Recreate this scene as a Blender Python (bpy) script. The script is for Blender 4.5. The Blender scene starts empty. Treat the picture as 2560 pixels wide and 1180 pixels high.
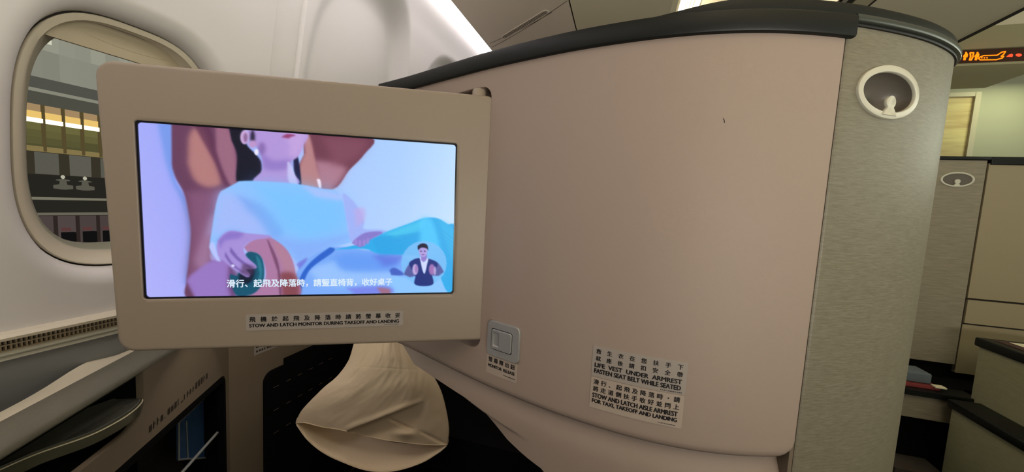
import bpy, bmesh, math, random
import numpy as np
from mathutils import Matrix, Vector

# ------------------------------------------------------------------ camera, world, exposure, lights
SC = bpy.context.scene
F, CX, CY = 920.0, 1280.0, 590.0            # focal length in pixels of the 2560x1180 frame
EYE = np.array([0.0, 0.0, 1.15])
_f = np.array([273.0, -65.0, F]); _f /= np.linalg.norm(_f)       # aircraft's forward axis seen from the camera
_d = np.array([-488.0, 9150.0, 0.0]); _d /= np.linalg.norm(_d)
_s = -(F*_f[2])/(_d@_f)
_v = np.array([_s*_d[0], _s*_d[1], F]); _v /= np.linalg.norm(_v)
ROT = np.array([np.cross(_f, -_v), _f, -_v])
cd = bpy.data.cameras.new('camera'); cam = bpy.data.objects.new('camera', cd); SC.collection.objects.link(cam)
cd.sensor_width = 36; cd.lens = F/2560*36; cd.clip_start = 0.02; cd.clip_end = 200
_m = Matrix.Identity(4)
for i in range(3):
    _m[i][0] = ROT[i, 0]; _m[i][1] = -ROT[i, 1]; _m[i][2] = -ROT[i, 2]; _m[i][3] = EYE[i]
cam.matrix_world = _m
SC.camera = cam
SC.view_settings.view_transform = 'Standard'; SC.view_settings.look = 'None'
SC.view_settings.gamma = 1; SC.view_settings.exposure = 0.0; SC.view_settings.use_curve_mapping = False
w = bpy.data.worlds.new('world'); SC.world = w; w.use_nodes = True
w.node_tree.nodes['Background'].inputs[0].default_value = (1.0, 0.90, 0.80, 1)
w.node_tree.nodes['Background'].inputs[1].default_value = 0.13

STRIP = 12.0       # sidewall light strip
COVE = 3.0        # ceiling cove strips
def area(name, loc, rot, sx, sy, power, col):
    l = bpy.data.lights.new(name, 'AREA'); l.shape = 'RECTANGLE'; l.size = sx; l.size_y = sy; l.energy = power; l.color = col
    o = bpy.data.objects.new(name, l); SC.collection.objects.link(o); o.location = loc; o.rotation_euler = rot
    return o
# ceiling lamps over the aisle and over the centre seats (behind the camera), and the wall washer on the bulkhead
area('aisle_ceiling_lamp', (0.42, -0.9, 2.22), (0, 0, 0), 0.3, 1.6, 3.0, (1.0, 0.80, 0.66))
area('cabin_ceiling_lamp', (1.7, 0.2, 2.22), (0, 0, 0), 0.25, 1.2, 5, (0.95, 1.0, 0.70))
area('window_fill_light', (-0.35, -0.5, 1.88), (0, math.radians(42), 0), 0.25, 0.8, 3.6, (1.0, 0.93, 0.84))  # added unseen fill, tilted to brighten the window wall
area('sidewall_fill_light', (-0.30, 0.82, 1.81), (0, math.radians(42), 0), 0.22, 0.5, 1.1, (1.0, 0.96, 0.92))  # added out-of-frame fill that lights the sidewall but not the monitor
area('cove_lamp', (0.168, 0.9, 2.10), (0, math.radians(-125), 0), 0.04, 3.0, 18.0, (1.0, 0.95, 0.84))
fl = area('pillow_fill_light', (-0.80, 0.56, 0.88), (0, 0, 0), 0.10, 0.05, 0.48, (1.0, 0.92, 0.80))  # added fill hidden behind the monitor to brighten the pillow
fl.rotation_euler = (Vector((-0.56, 0.90, 0.52))-fl.location).to_track_quat('-Z', 'Y').to_euler()
area('far_sidewall_lamp', (3.2, 1.2, 1.75), (0, math.radians(75), 0), 0.3, 3.0, 17.0, (0.93, 1.0, 0.82))
area('ceiling_fill_light', (1.0, -0.7, 0.95), (math.radians(160), 0, 0), 1.2, 0.6, 34.0, (1.0, 0.95, 0.83))  # added mid-air fill behind the camera, brightens ceiling and bin undersides
area('bulkhead_washer', (2.42, 3.12, 2.2), (math.radians(-12), 0, 0), 0.25, 0.06, 3.5, (0.95, 1.0, 0.55))

def ray(px, py):
    return ROT @ np.array([px-CX, py-CY, F])
def at_z(px, py, z):
    r = ray(px, py); return EYE + r*((z-EYE[2])/r[2])
def at_x(px, py, x):
    r = ray(px, py); return EYE + r*(x/r[0])
def at_y(px, py, y):
    r = ray(px, py); return EYE + r*(y/r[1])

# ------------------------------------------------------------------ materials
def lin(c):
    return tuple(((v/255)/12.92 if v/255 <= 0.04045 else ((v/255+0.055)/1.055)**2.4) for v in c)
def mat(name, col, rough=0.5, metal=0.0, spec=0.5, bump=None, coat=0.0, trans=0.0, var=None, ior=1.45):
    m = bpy.data.materials.new(name); m.use_nodes = True
    nt = m.node_tree; b = nt.nodes['Principled BSDF']
    c = lin(col)+(1,)
    b.inputs['Base Color'].default_value = c
    b.inputs['Roughness'].default_value = rough; b.inputs['Metallic'].default_value = metal
    b.inputs['Specular IOR Level'].default_value = spec; b.inputs['Coat Weight'].default_value = coat
    b.inputs['Transmission Weight'].default_value = trans; b.inputs['IOR'].default_value = ior
    if bump or var:
        tc = nt.nodes.new('ShaderNodeTexCoord')
        mp = nt.nodes.new('ShaderNodeMapping'); nt.links.new(tc.outputs['Object'], mp.inputs['Vector'])
    if bump:   # (scale, strength, stretch xyz)
        mp.inputs['Scale'].default_value = bump[2] if len(bump) > 2 else (1, 1, 1)
        n = nt.nodes.new('ShaderNodeTexNoise'); n.inputs['Scale'].default_value = bump[0]; n.inputs['Detail'].default_value = 3
        nt.links.new(mp.outputs[0], n.inputs['Vector'])
        bp = nt.nodes.new('ShaderNodeBump'); bp.inputs['Strength'].default_value = bump[1]; bp.inputs['Distance'].default_value = 0.001
        nt.links.new(n.outputs['Fac'], bp.inputs['Height']); nt.links.new(bp.outputs[0], b.inputs['Normal'])
    if var:    # (second colour, scale, stretch)
        mp2 = nt.nodes.new('ShaderNodeMapping'); nt.links.new(tc.outputs['Object'], mp2.inputs['Vector'])
        mp2.inputs['Scale'].default_value = var[2]
        n2 = nt.nodes.new('ShaderNodeTexNoise'); n2.inputs['Scale'].default_value = var[1]; n2.inputs['Detail'].default_value = 4
        n2.inputs['Roughness'].default_value = 0.65
        nt.links.new(mp2.outputs[0], n2.inputs['Vector'])
        rp = nt.nodes.new('ShaderNodeValToRGB'); rp.color_ramp.elements[0].position = 0.35; rp.color_ramp.elements[1].position = 0.65
        rp.color_ramp.elements[0].color = c; rp.color_ramp.elements[1].color = lin(var[0])+(1,)
        nt.links.new(n2.outputs['Fac'], rp.inputs[0]); nt.links.new(rp.outputs[0], b.inputs['Base Color'])
    return m
def emit(name, col, strength):
    m = bpy.data.materials.new(name); m.use_nodes = True; nt = m.node_tree
    nt.nodes.remove(nt.nodes['Principled BSDF'])
    e = nt.nodes.new('ShaderNodeEmission'); e.inputs[0].default_value = lin(col)+(1,); e.inputs[1].default_value = strength
    nt.links.new(e.outputs[0], nt.nodes['Material Output'].inputs[0])
    return m

M = dict(
    wall=mat('sidewall_plastic', (204, 200, 197), 0.5, bump=(900, 0.05)),
    frame=mat('window_frame_plastic', (196, 187, 168), 0.45),
    shade=mat('shade_plastic', (178, 165, 140), 0.5),
    groove=mat('dark_groove', (40, 34, 28), 0.8),
    dado=mat('dado_laminate', (112, 113, 113), 0.55, bump=(400, 0.08)),
    rail=mat('dado_rail', (175, 172, 158), 0.4),
    grille=mat('air_grille', (150, 135, 112), 0.5),
    shell=mat('shell_panel_plastic', (146, 130, 119), 0.58, bump=(1500, 0.10)),
    housing=mat('monitor_housing_plastic', (138, 125, 110), 0.42, bump=(1500, 0.08)),
    laminate=mat('linen_laminate', (118, 114, 98), 0.45, bump=(420, 0.12, (1, 1, 6)), var=((103, 97, 81), 62, (1, 1, 10))),
    laminate2=mat('linen_laminate_far', (136, 128, 110), 0.55, var=((120, 112, 94), 20, (1, 1, 10))),
    cap=mat('black_cap_rubber', (15, 18, 17), 0.45, spec=0.3, bump=(300, 0.15)),
    cap2=mat('side_trim_lit', (54, 58, 53), 0.3, bump=(300, 0.1)),  # cap black greyed, light from the aisle side put into the colour
    black=mat('black_plastic', (16, 15, 16), 0.5),
    blackm=mat('black_matte', (9, 8, 9), 0.9, spec=0.1),
    gasket=mat('screen_gasket', (14, 14, 24), 0.25),
    silver=mat('satin_silver_plastic', (146, 145, 144), 0.38, metal=0.25),
    silver2=mat('silver_ring_plastic', (186, 184, 168), 0.35),
    cup=mat('hook_cup', (88, 82, 74), 0.45),
    placard=mat('grey_placard', (146, 138, 131), 0.45),
    placard2=mat('beige_placard', (160, 147, 135), 0.45),
    ink=mat('black_ink', (22, 18, 20), 0.6),
    ink2=mat('brown_ink', (40, 32, 28), 0.7),
    pillow=mat('cotton_pillowcase', (206, 186, 158), 0.85, spec=0.2, bump=(60, 0.5)),
    pillow_in=mat('cotton_hem', (170, 160, 150), 0.85, spec=0.2),
    console=mat('console_plastic', (205, 195, 172), 0.38, bump=(600, 0.08)),
    bolster=mat('console_bolster', (98, 95, 83), 0.55, bump=(260, 0.5)),
    taupe=mat('taupe_panel', (112, 100, 84), 0.55),
    leaf=mat('smoked_leaf', (92, 92, 84), 0.15, coat=0.6),
    leafedge=mat('leaf_edge', (78, 76, 64), 0.22),
    bluereflect=mat('cover_blue_reflection', (52, 80, 120), 0.18, coat=0.5),  # monitor's blue reflection put into the base colour
    chrome=mat('light_metal', (150, 152, 150), 0.35, metal=0.3),
    bin=mat('bin_underside', (226, 211, 194), 0.55),
    bin2=mat('bin_bottom', (222, 212, 184), 0.55),
    ceiling=mat('ceiling_plastic', (190, 180, 150), 0.6),
    slot=mat('slot_dark', (70, 58, 48), 0.7),
    bulk=mat('bulkhead_laminate', (176, 176, 158), 0.6),
    carpet=mat('dark_carpet', (34, 30, 30), 0.95, spec=0.1, var=((24, 22, 24), 200, (1, 1, 1))),
    cream=mat('cream_door_panel', (142, 130, 104), 0.5),
    greenlam=mat('green_grey_laminate', (150, 148, 118), 0.6, var=((140, 138, 108), 30, (1, 1, 8))),
    paper=mat('white_paper', (225, 220, 190), 0.7),
    red=mat('red_mat', (120, 45, 45), 0.7),
    bluegrey=mat('blue_grey_cloth', (90, 100, 108), 0.8),
    strip=emit('sidewall_strip_light', (255, 246, 250), STRIP),
    cove=emit('ceiling_cove_light', (255, 246, 226), COVE),
)

# ------------------------------------------------------------------ object helpers
COL = SC.collection
def link(name, me, m, parent=None, smooth=True, sharp=35):
    if m is not None: me.materials.append(m)
    if smooth:
        for p in me.polygons: p.use_smooth = True
        try: me.set_sharp_from_angle(angle=math.radians(sharp))
        except Exception: pass
    o = bpy.data.objects.new(name, me); COL.objects.link(o)
    if parent: o.parent = parent
    return o
def mk(name, V, Fc, m, parent=None, smooth=True, sharp=35, fix=True):
    me = bpy.data.meshes.new(name)
    off = np.array(parent_loc(parent))
    me.from_pydata([tuple(np.asarray(v, float)-off) for v in V], [], [tuple(f) for f in Fc])
    if fix:
        bm = bmesh.new(); bm.from_mesh(me)
        bmesh.ops.remove_doubles(bm, verts=bm.verts, dist=1e-6)
        bmesh.ops.recalc_face_normals(bm, faces=bm.faces)
        bm.to_mesh(me); bm.free()
    me.update()
    return link(name, me, m, parent, smooth, sharp)
def parent_loc(p):
    l = np.zeros(3)
    while p is not None:
        l = l + np.array(p.location); p = p.parent
    return l
def thing(name, label, cat, loc, group=None):
    o = bpy.data.objects.new(name, None); COL.objects.link(o); o.location = loc
    o.empty_display_size = 0.05
    o['label'] = label; o['category'] = cat
    if group: o['group'] = group
    return o
def tag(o, label, cat, group=None):
    o['label'] = label; o['category'] = cat
    if group: o['group'] = group
    return o
def struct(o):
    o['kind'] = 'structure'; return o
def merge(*parts):
    V, Fc = [], []
    for v, f in parts:
        n = len(V); V += list(v); Fc += [tuple(i+n for i in q) for q in f]
    return V, Fc
def gridg(fn, us, vs):
    V = [fn(u, v) for v in vs for u in us]; nu = len(us)
    return V, [(j*nu+i, j*nu+i+1, (j+1)*nu+i+1, (j+1)*nu+i) for j in range(len(vs)-1) for i in range(nu-1)]
def slab(fa, us, vs):
    """closed slab from a function fa(u, v, side) with side 0 (front) / 1 (back)"""
    nu, nv = len(us), len(vs)
    V = [fa(u, v, 0) for v in vs for u in us] + [fa(u, v, 1) for v in vs for u in us]
    N = nu*nv; Fc = []
    for j in range(nv-1):
        for i in range(nu-1):
            a = j*nu+i; Fc.append((a, a+1, a+1+nu, a+nu)); Fc.append((N+a+nu, N+a+1+nu, N+a+1, N+a))
    for i in range(nu-1):
        Fc.append((i+1, i, N+i, N+i+1)); a = (nv-1)*nu+i; Fc.append((a, a+1, N+a+1, N+a))
    for j in range(nv-1):
        a = j*nu; Fc.append((a, a+nu, N+a+nu, N+a)); a = j*nu+nu-1; Fc.append((a+nu, a, N+a, N+a+nu))
    return V, Fc
def boxg(x0, x1, y0, y1, z0, z1):
    V = [(x, y, z) for z in (z0, z1) for y in (y0, y1) for x in (x0, x1)]
    return V, [(0, 2, 3, 1), (4, 5, 7, 6), (0, 1, 5, 4), (2, 6, 7, 3), (0, 4, 6, 2), (1, 3, 7, 5)]
def bbox(name, b, m, parent=None, bev=0.0, seg=3):
    """bevelled box"""
    V, Fc = boxg(*b)
    off = np.array(parent_loc(parent))
    me = bpy.data.meshes.new(name); me.from_pydata([tuple(np.array(v)-off) for v in V], [], Fc)
    bm = bmesh.new(); bm.from_mesh(me)
    bmesh.ops.recalc_face_normals(bm, faces=bm.faces)
    if bev: bmesh.ops.bevel(bm, geom=bm.edges[:]+bm.verts[:], offset=bev, segments=seg, affect='EDGES', profile=0.5)
    bm.to_mesh(me); bm.free()
    return link(name, me, m, parent)
def loft(loops, closed=True, cap0=True, cap1=True):
    n = len(loops[0]); V = [p for l in loops for p in l]; Fc = []
    for k in range(len(loops)-1):
        for i in range(n if closed else n-1):
            j = (i+1) % n; Fc.append((k*n+i, k*n+j, (k+1)*n+j, (k+1)*n+i))
    if closed and cap0: Fc.append(tuple(range(n))[::-1])
    if closed and cap1: Fc.append(tuple(range((len(loops)-1)*n, len(loops)*n)))
    return V, Fc
def tubeg(pts, r, n=10):
    pts = [np.array(p, float) for p in pts]; loops = []
    for i, p in enumerate(pts):
        t = pts[min(i+1, len(pts)-1)]-pts[max(i-1, 0)]; t /= np.linalg.norm(t)
        a = np.cross(t, (0, 0, 1)) if abs(t[2]) < 0.9 else np.cross(t, (1, 0, 0)); a /= np.linalg.norm(a); b = np.cross(t, a)
        rr = r[i] if hasattr(r, '__len__') else r
        loops.append([p+rr*(math.cos(q)*a+math.sin(q)*b) for q in np.linspace(0, 2*math.pi, n, endpoint=False)])
    return loft(loops)
def rrect(x0, x1, y0, y1, r, n=8):
    out = []
    for cx, cy, a in ((x1-r, y1-r, 0), (x0+r, y1-r, 90), (x0+r, y0+r, 180), (x1-r, y0+r, 270)):
        for k in range(n+1):
            t = math.radians(a+90*k/n); out.append((cx+r*math.cos(t), cy+r*math.sin(t)))
    return out
def rquad(c, r, n=8):
    """rounded loop of a convex quad given as 4 corners (in rrect order: +x+y, -x+y, -x-y, +x-y)"""
    out = []
    for i in range(4):
        p = np.array(c[i], float); a = np.array(c[i-1], float)-p; b = np.array(c[(i+1) % 4], float)-p
        a /= np.linalg.norm(a); b /= np.linalg.norm(b); h = (a+b)/np.linalg.norm(a+b)
        s = math.sqrt((1-a@b)/2); cen = p+h*r/s
        t0 = p+a*math.sqrt(max((r/s)**2-r*r, 0)); t1 = p+b*math.sqrt(max((r/s)**2-r*r, 0))
        a0 = math.atan2(*(t0-cen)[::-1]); a1 = math.atan2(*(t1-cen)[::-1])
        while a1 < a0: a1 += 2*math.pi
        if a1-a0 > math.pi: a1 -= 2*math.pi
        for k in range(n+1):
            t = a0+(a1-a0)*k/n; out.append(tuple(cen+r*np.array([math.cos(t), math.sin(t)])))
    return out
def sstep(a, b, x):
    t = min(max((x-a)/(b-a), 0.0), 1.0); return t*t*(3-2*t)

def glyphs(txt, bold=0.0):
    """mesh of one line of text, normalised by its font size: (verts 2D, faces)"""
    c = bpy.data.curves.new('txt', 'FONT'); c.body = txt; c.size = 1.0; c.offset = bold; c.resolution_u = 3
    o = bpy.data.objects.new('txt', c); COL.objects.link(o)
    bpy.context.view_layer.update()
    me = bpy.data.meshes.new_from_object(o.evaluated_get(bpy.context.evaluated_depsgraph_get()))
    V = [(v.co.x, v.co.y) for v in me.vertices]; Fc = [tuple(p.vertices) for p in me.polygons]
    bpy.data.objects.remove(o); bpy.data.curves.remove(c); bpy.data.meshes.remove(me)
    return V, Fc
def line(txt, x0, x1, y0, y1, bold=0.0, spread=False):
    g = line1(txt, x0, x1, y0, y1, bold, spread)
    if not bold: return g
    h = (y1-y0)*bold*(0.7 if spread else 1.6); w_ = h*(x1-x0)/(y1-y0)*0.045 if (x1-x0) > 20*(y1-y0) and y1-y0 == 1 else h
    return merge(*[([(x+a*w_, y+b*h) for x, y in g[0]], g[1]) for a, b in ((0, 0), (1, 0), (-1, 0), (0, .6), (0, -.6))])
def line1(txt, x0, x1, y0, y1, bold=0.0, spread=False):
    """text stretched into the box x0..x1, y0..y1 (y up); spread = every character in a slot of its own"""
    if spread:
        out = []; n = len(txt); h = y1-y0; cw = min(h, (x1-x0)/n*0.97)
        for i, ch in enumerate(txt):
            c = x0+cw/2+(x1-x0-cw)*i/(n-1)
            V, Fc = glyphs(ch)
            if not V: continue
            small = ch in '、，・'
            # ideographs fill an em box (0..1, -0.12..0.88)
            V = [(c-cw/2+cw*x, y0+h*(y+0.12)) for x, y in V]
            out.append((V, Fc))
        return merge(*out)
    V, Fc = glyphs(txt); A = np.array(V); a, b = A.min(0), A.max(0)
    return [((x-a[0])/(b[0]-a[0])*(x1-x0)+x0, (y-a[1])/(b[1]-a[1])*(y1-y0)+y0) for x, y in V], Fc
def place(geo, fn):
    V, Fc = geo; return [fn(*v) for v in V], Fc
def ticks(x0, x1, y0, y1, n, seed):
    rnd = random.Random(seed); out = []
    for i in range(n):
        a = x0+(x1-x0)*i/n; b = a+(x1-x0)/n*rnd.uniform(.45, .8); l = y0+(y1-y0)*rnd.uniform(0, .25)
        out.append(([(a, l), (b, l), (b, y1), (a, y1)], [(0, 1, 2, 3)]))
    return merge(*out)

# ================================================================== SETTING
# sidewall profile: X of the inner skin by height
WZ = [0.0, 0.6, 0.85, 0.95, 1.15, 1.30, 1.45, 1.60, 1.72, 1.80, 1.87, 1.93]
WX = [-1.16, -1.15, -0.95, -0.94, -0.915, -0.90, -0.885, -0.862, -0.84, -0.815, -0.775, -0.70]
def wallx(z): return float(np.interp(z, WZ, WX))
_zz = np.linspace(0.86, 1.93, 300); _xx = np.interp(_zz, WZ, WX); _k = np.ones(31)/31
_xs = np.convolve(np.pad(_xx, 15, 'edge'), _k, 'valid')
def wx(z): return float(np.interp(z, _zz, _xs))
DISH = [(0.515, 0.225), (1.095, 0.250), (1.645, 0.235), (2.2, 0.225), (2.75, .225), (-0.04, .225), (-.6, .225)]
def sdsup(y, z, cy, hw, z0, z1, e=2.6):
    cz = (z0+z1)/2; hz = (z1-z0)/2
    return (abs((y-cy)/hw)**e+abs((z-cz)/hz)**e)**(1/e)-1       # <0 inside
def wdisp(y, z):
    d = 0.0
    for cy, hw in DISH:
        if 0 < cy < 0.8:
            k = sdsup(y, z, cy, hw, 0.93, 1.62)
            if k < 0: d = max(d, 0.004*sstep(0, 0.5, -k))
            continue
        k = sdsup(y, z, cy, hw, 0.93, 1.86 if cy < 1.3 else 1.815, 3.0)
        if k < 0:
            t = min(max((y-cy+hw)/(2*hw), 0), 1)
            d = max(d, 0.050*t**1.5*sstep(0, 0.13, -k)+0.022*sstep(0, 0.18, -k))
    for sy in (0.825, 1.925, -0.275, 3.025):
        t = abs(y-sy)
        if t < 0.012: d = max(d, 0.010*(1-sstep(0.003, 0.007, t)))
        if -0.075 < y-sy < 0: d = max(d, 0.006*sstep(-0.075, -0.070, y-sy))
    return d
def wp(y, z): return (wx(z)-wdisp(y, z), y, z)
WC, WHW, WZ0, WZ1 = 0.4975, 0.152, 0.988, 1.449                  # outline of the window insert
def sup(cy, hw, z0, z1, n=96, e=3.0, angs=None):
    cz, hz = (z0+z1)/2, (z1-z0)/2; out = []
    for t in (angs if angs is not None else np.linspace(0, 2*math.pi, n, endpoint=False)):
        c, s = math.cos(t), math.sin(t); k = (abs(c/hw)**e+abs(s/hz)**e)**(-1/e); out.append((cy+k*c, cz+k*s))
    return out
R0 = (0.31, 0.72, 0.93, 1.51)
ycs = sorted(set([round(v, 4) for v in np.concatenate([np.arange(-1.6, 0.31, 0.03), np.arange(0.31, 2.0, 0.005), np.arange(2.0, 4.01, 0.03), [R0[0], R0[1], 0.8225, .8275]])]))
zcs = sorted(set([round(v, 4) for v in np.concatenate([np.arange(0.89, 1.93, 0.007), [R0[2], R0[3], 1.93]])]))
V, Fc = gridg(wp, ycs, zcs); nu = len(ycs); keep = []
for f in Fc:
    c = np.mean([V[i] for i in f], axis=0)
    if not (R0[0] < c[1] < R0[1] and R0[2] < c[2] < R0[3]): keep.append(f)
angs = []
wcz = (WZ0+WZ1)/2
rc = [math.atan2(z-wcz, y-WC) % (2*math.pi) for y in R0[:2] for z in R0[2:]]
angs = sorted(set(list(np.linspace(0, 2*math.pi, 120, endpoint=False))+rc))
hole = sup(WC, WHW+0.003, WZ0-0.003, WZ1+0.003, angs=angs)
rect = []
for t in angs:
    c, s = math.cos(t), math.sin(t)
    k = min((R0[1]-WC)/c if c > 1e-9 else 9, (R0[0]-WC)/c if c < -1e-9 else 9, (R0[3]-wcz)/s if s > 1e-9 else 9, (R0[2]-wcz)/s if s < -1e-9 else 9)
    rect.append((WC+k*c, wcz+k*s))
loops = []
for q in list(np.linspace(0, 0.5, 16))+list(np.linspace(0.56, 1, 8)):
    ring_ = []
    for h, r in zip(hole, rect):
        y, z = h[0]*(1-q)+r[0]*q, h[1]*(1-q)+r[1]*q; x = wp(y, z)[0]
        t = min(math.hypot(y-h[0], z-h[1])/0.034, 1.0); ring_.append((x-0.030*(1-math.sqrt(max(0.0, 1-(1-t)**2))), y, z))
    loops.append(ring_)
patch = loft([[(x-0.006, y, z) for x, y, z in loops[0]]]+loops, True, False, False)
struct(mk('wall_left', *merge((V, keep), patch), M['wall'], sharp=28))
# backing skin behind the panels keeps the cabin light-tight, open at the window
bk = [sup(WC, WHW-0.015, WZ0+0.01, WZ1-0.01, angs=angs), rect, [(WC+(y-WC)*12, wcz+(z-wcz)*4.5) for y, z in rect]]
struct(mk('trim_1', *loft([[(wx(min(max(z, .87), 1.93))-0.135, y, z) for y, z in L] for L in bk], True, False, False), M['groove'], smooth=False))
# longitudinal trim along the bottom of the sidewall panel, grille, rail, dado
def lon(name, prof, y0, y1, m, parent=None):
    """profile of (x, z) swept along the aircraft's length"""
    return mk(name, *loft([[(x, y, z) for x, z in prof] for y in (y0, y1)], False), m, parent)
struct(lon('trim_2', [(-0.975, 0.9), (-0.945, 0.9), (-0.932, 0.898), (-0.928, 0.893), (-0.930, 0.888), (-0.938, 0.886), (-0.97, 0.886)], -1.6, 4, M['frame']))
gr = thing('air_return_grille', 'slotted beige air return grille along the foot of the window wall', 'grille', (-0.95, 0.8, 0.868))
mk('backing', *boxg(-0.975, -0.958, -0.6, 3.0, 0.866, 0.886), M['groove'], gr, False)
fins = [boxg(-0.957, -0.9505, y, y+0.0022, 0.8665, 0.8865) for y in np.arange(0.2, 0.8, 0.0056)]
fo = mk('fin', *merge(*fins), M['grille'], gr, False); fo['kind'] = 'stuff'
for z in (0.8665, 0.8755, 0.8845):
    mk('louver_bar', *boxg(-0.957, -0.949, -0.6, 3.0, z-0.001, z+0.0012), M['grille'], gr, False)
struct(lon('trim_3', [(-0.97, 0.866), (-0.948, 0.866), (-0.943, 0.862), (-0.943, 0.8605), (-0.9475, 0.859), (-0.9475, 0.857), (-0.940, 0.8555), (-0.940, 0.853), (-0.950, 0.852), (-0.97, .852)], -1.6, 4, M['rail']))
struct(lon('baseboard_left', [(-0.949, 0.853), (-0.952, 0.6), (-1.15, 0.45), (-1.16, 0.0)], -1.6, 0.56, M['dado']))
struct(lon('baseboard_left', [(-0.949, 0.853), (-0.952, 0.843), (-1.15, 0.84), (-1.16, 0.0)], 0.56, 3.39, M['dado']))

# window insert: frame, reveal, shade and pane
win = bpy.data.objects.new('window_1', None); COL.objects.link(win); win.location = (wx(1.2), WC, WZ0); win['kind'] = 'structure'
def ringpts(hw, z0, z1, dx, tilt=0.0):
    return [(wx(min(max(z, .9), 1.9))+dx, y, z) for y, z in sup(WC, hw, z0, z1, 120)]
AP = (0.112, 1.024, 1.430)
fr = [ringpts(WHW, WZ0, WZ1, -0.045), ringpts(WHW, WZ0, WZ1, -0.034), ringpts(WHW-0.002, WZ0+0.002, WZ1-0.002, -0.032),
      ringpts(WHW-0.010, WZ0+0.008, WZ1-0.010, -0.035), ringpts(AP[0]+0.016, AP[1]-0.012, AP[2]+0.012, -0.062), ringpts(AP[0]+.004, AP[1]-.005, AP[2], -0.088), ringpts(AP[0], AP[1]-.001, AP[2]-.002, -0.096), ringpts(AP[0]-0.002, AP[1]+.001, AP[2]-.003, -0.112)]
mk('window_frame', *loft(fr, True, False, False), M['frame'], win, sharp=50)
mk('dark_gap_ring', *loft([ringpts(WHW-0.001, WZ0+.001, WZ1-.001, -0.041), ringpts(WHW+0.008, WZ0-.008, WZ1+.008, -0.041)], True, False, False), M['groove'], win)  # added dark ring that darkens the gap around the frame
# pulled-down shade: fills the top of the reveal
SHZ = 1.392
def shadep(y, z, side):
    return (wx(z)-(0.062 if side == 0 else 0.068)+(0.004*sstep(SHZ+0.02, SHZ, z)), y, z)
ysh = np.linspace(WC-AP[0]-0.014, WC+AP[0]+0.014, 40)
V, Fc = slab(lambda y, t, s: shadep(y, SHZ+(1.440-SHZ)*t*max(0.25, 1-abs((y-WC)/(AP[0]+0.02))**3*0.75), s), ysh, np.linspace(0, 1, 8))
mk('window_shade', V, Fc, M['shade'], win)
h0, h1 = at_x(188, 74, wx(1.40)-0.062), at_x(437, 150, wx(1.40)-0.062); HY, HZ, HW = (h0[1]+h1[1])/2, (h0[2]+h1[2])/2, (h1[1]-h0[1])/2
hl = [(HY+HW*math.cos(t), HZ+0.010*math.sin(t)*abs(math.sin(t))**0.6) for t in np.linspace(0, 2*math.pi, 48, endpoint=False)]
o_hl = mk('shade_handle', *loft([[(wx(1.40)-0.0615+d, HY+(y-HY)*k, HZ+(z-HZ)*k) for y, z in hl] for k, d in ((1.0, -.004), (1, 0.001), (0.95, 0.0015), (0.86, -0.012))], True, False, True), M['shade'], win)
glass = mat('window_glass', (235, 240, 240), 0.02, trans=1.0, ior=1.02)
mk('window_pane', *slab(lambda y, z, s: (-1.0-(0.004 if s else 0), y, z), [WC-.16, WC+.16], [0.98, 1.46]), glass, win, False)

# night view outside the window: terminal building across the apron
T = thing('airport_terminal', 'dark terminal building with a glowing light band seen through the cabin window', 'building', (-26, 12, -5))
TX = -26.0
tm = lambda c, r=0.6: mat('terminal_'+str(c[0]), c, r)
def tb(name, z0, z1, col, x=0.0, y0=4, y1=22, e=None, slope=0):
    m = emit('terminal_glow', col, 2.0 if name == 'tube_light' else 1.0) if e else mat('terminal_face', col, 0.7)  # plain wall faces emit too, their night lighting put into the colour
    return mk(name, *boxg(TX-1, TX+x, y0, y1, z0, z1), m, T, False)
def tz(px, py): return float(at_x(px, py, TX)[2])
zs = {k: tz(170, k) for k in (95, 125, 210, 238, 245, 275, 292, 308, 318, 385, 440, 494, 500, 531, 537, 600)}
tb('facade_wall', -5, 14, (60, 58, 54), -0.5)
# glazed upper storey: pale panels, each a few shades apart
rnd = random.Random(4)
def vary(c, k): q = 1+rnd.uniform(-k, k); return tuple(min(255, v*q) for v in c)
for i in range(28):
    y = 4+i*0.55
    for k in range(4):
        z0 = zs[210]+(zs[95]+3-zs[210])*k/4
        tb('glazed_panel', z0, z0+(zs[95]+3-zs[210])/4-.02, vary((150+8*k, 147+8*k, 132+7*k), .06), 0, y, y+.54, e=1)
tb('skylight', zs[125], zs[95], (226, 222, 196), 0.06, 9.4, 10.9, e=1)
tb('dark_fascia', zs[238], zs[210], (88, 86, 78), 0.05, e=1)
tb('cornice', zs[245], zs[238], (146, 142, 126), 0.2, e=1)
tb('spandrel', zs[275], zs[245], (84, 82, 72), 0.05, e=1)
for i in range(24):
    y = 4.1+i*0.64
    tb('lit_ceiling', zs[292], zs[275], (176, 144, 104), 0.05, y, y+0.58, e=1)
    tb('light_band', zs[308]-.02, zs[292], (255, 208, 120), 0.1, y, y+0.58, e=1)
    tb('tube_light', zs[318], zs[308], (255, 240, 205), 0.15, y, y+0.62, e=2)
    for k in range(4):
        z0 = zs[385]+(zs[318]-zs[385])*k/4
        tb('lobby_pane', z0, z0+(zs[318]-zs[385])/4, vary((84+9*k, 80+8*k, 50+4*k), .05), 0.02, y, y+0.58, e=1)
for i in range(26):
    y = 4.06+i*0.64
    tb('mullion', zs[385], zs[275], (92, 78, 48), 0.18, y, y+0.06, e=1)
tb('lobby_floor', zs[385]-0.02, zs[385]+.22, (142, 122, 78), 0.06, e=1)
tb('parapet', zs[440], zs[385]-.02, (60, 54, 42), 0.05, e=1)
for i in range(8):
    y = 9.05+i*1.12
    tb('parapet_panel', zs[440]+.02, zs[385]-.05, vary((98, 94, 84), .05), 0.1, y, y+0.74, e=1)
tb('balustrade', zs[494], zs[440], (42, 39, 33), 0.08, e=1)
tb('ledge', zs[500], zs[494], (128, 122, 104), 0.25, e=1)
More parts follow.
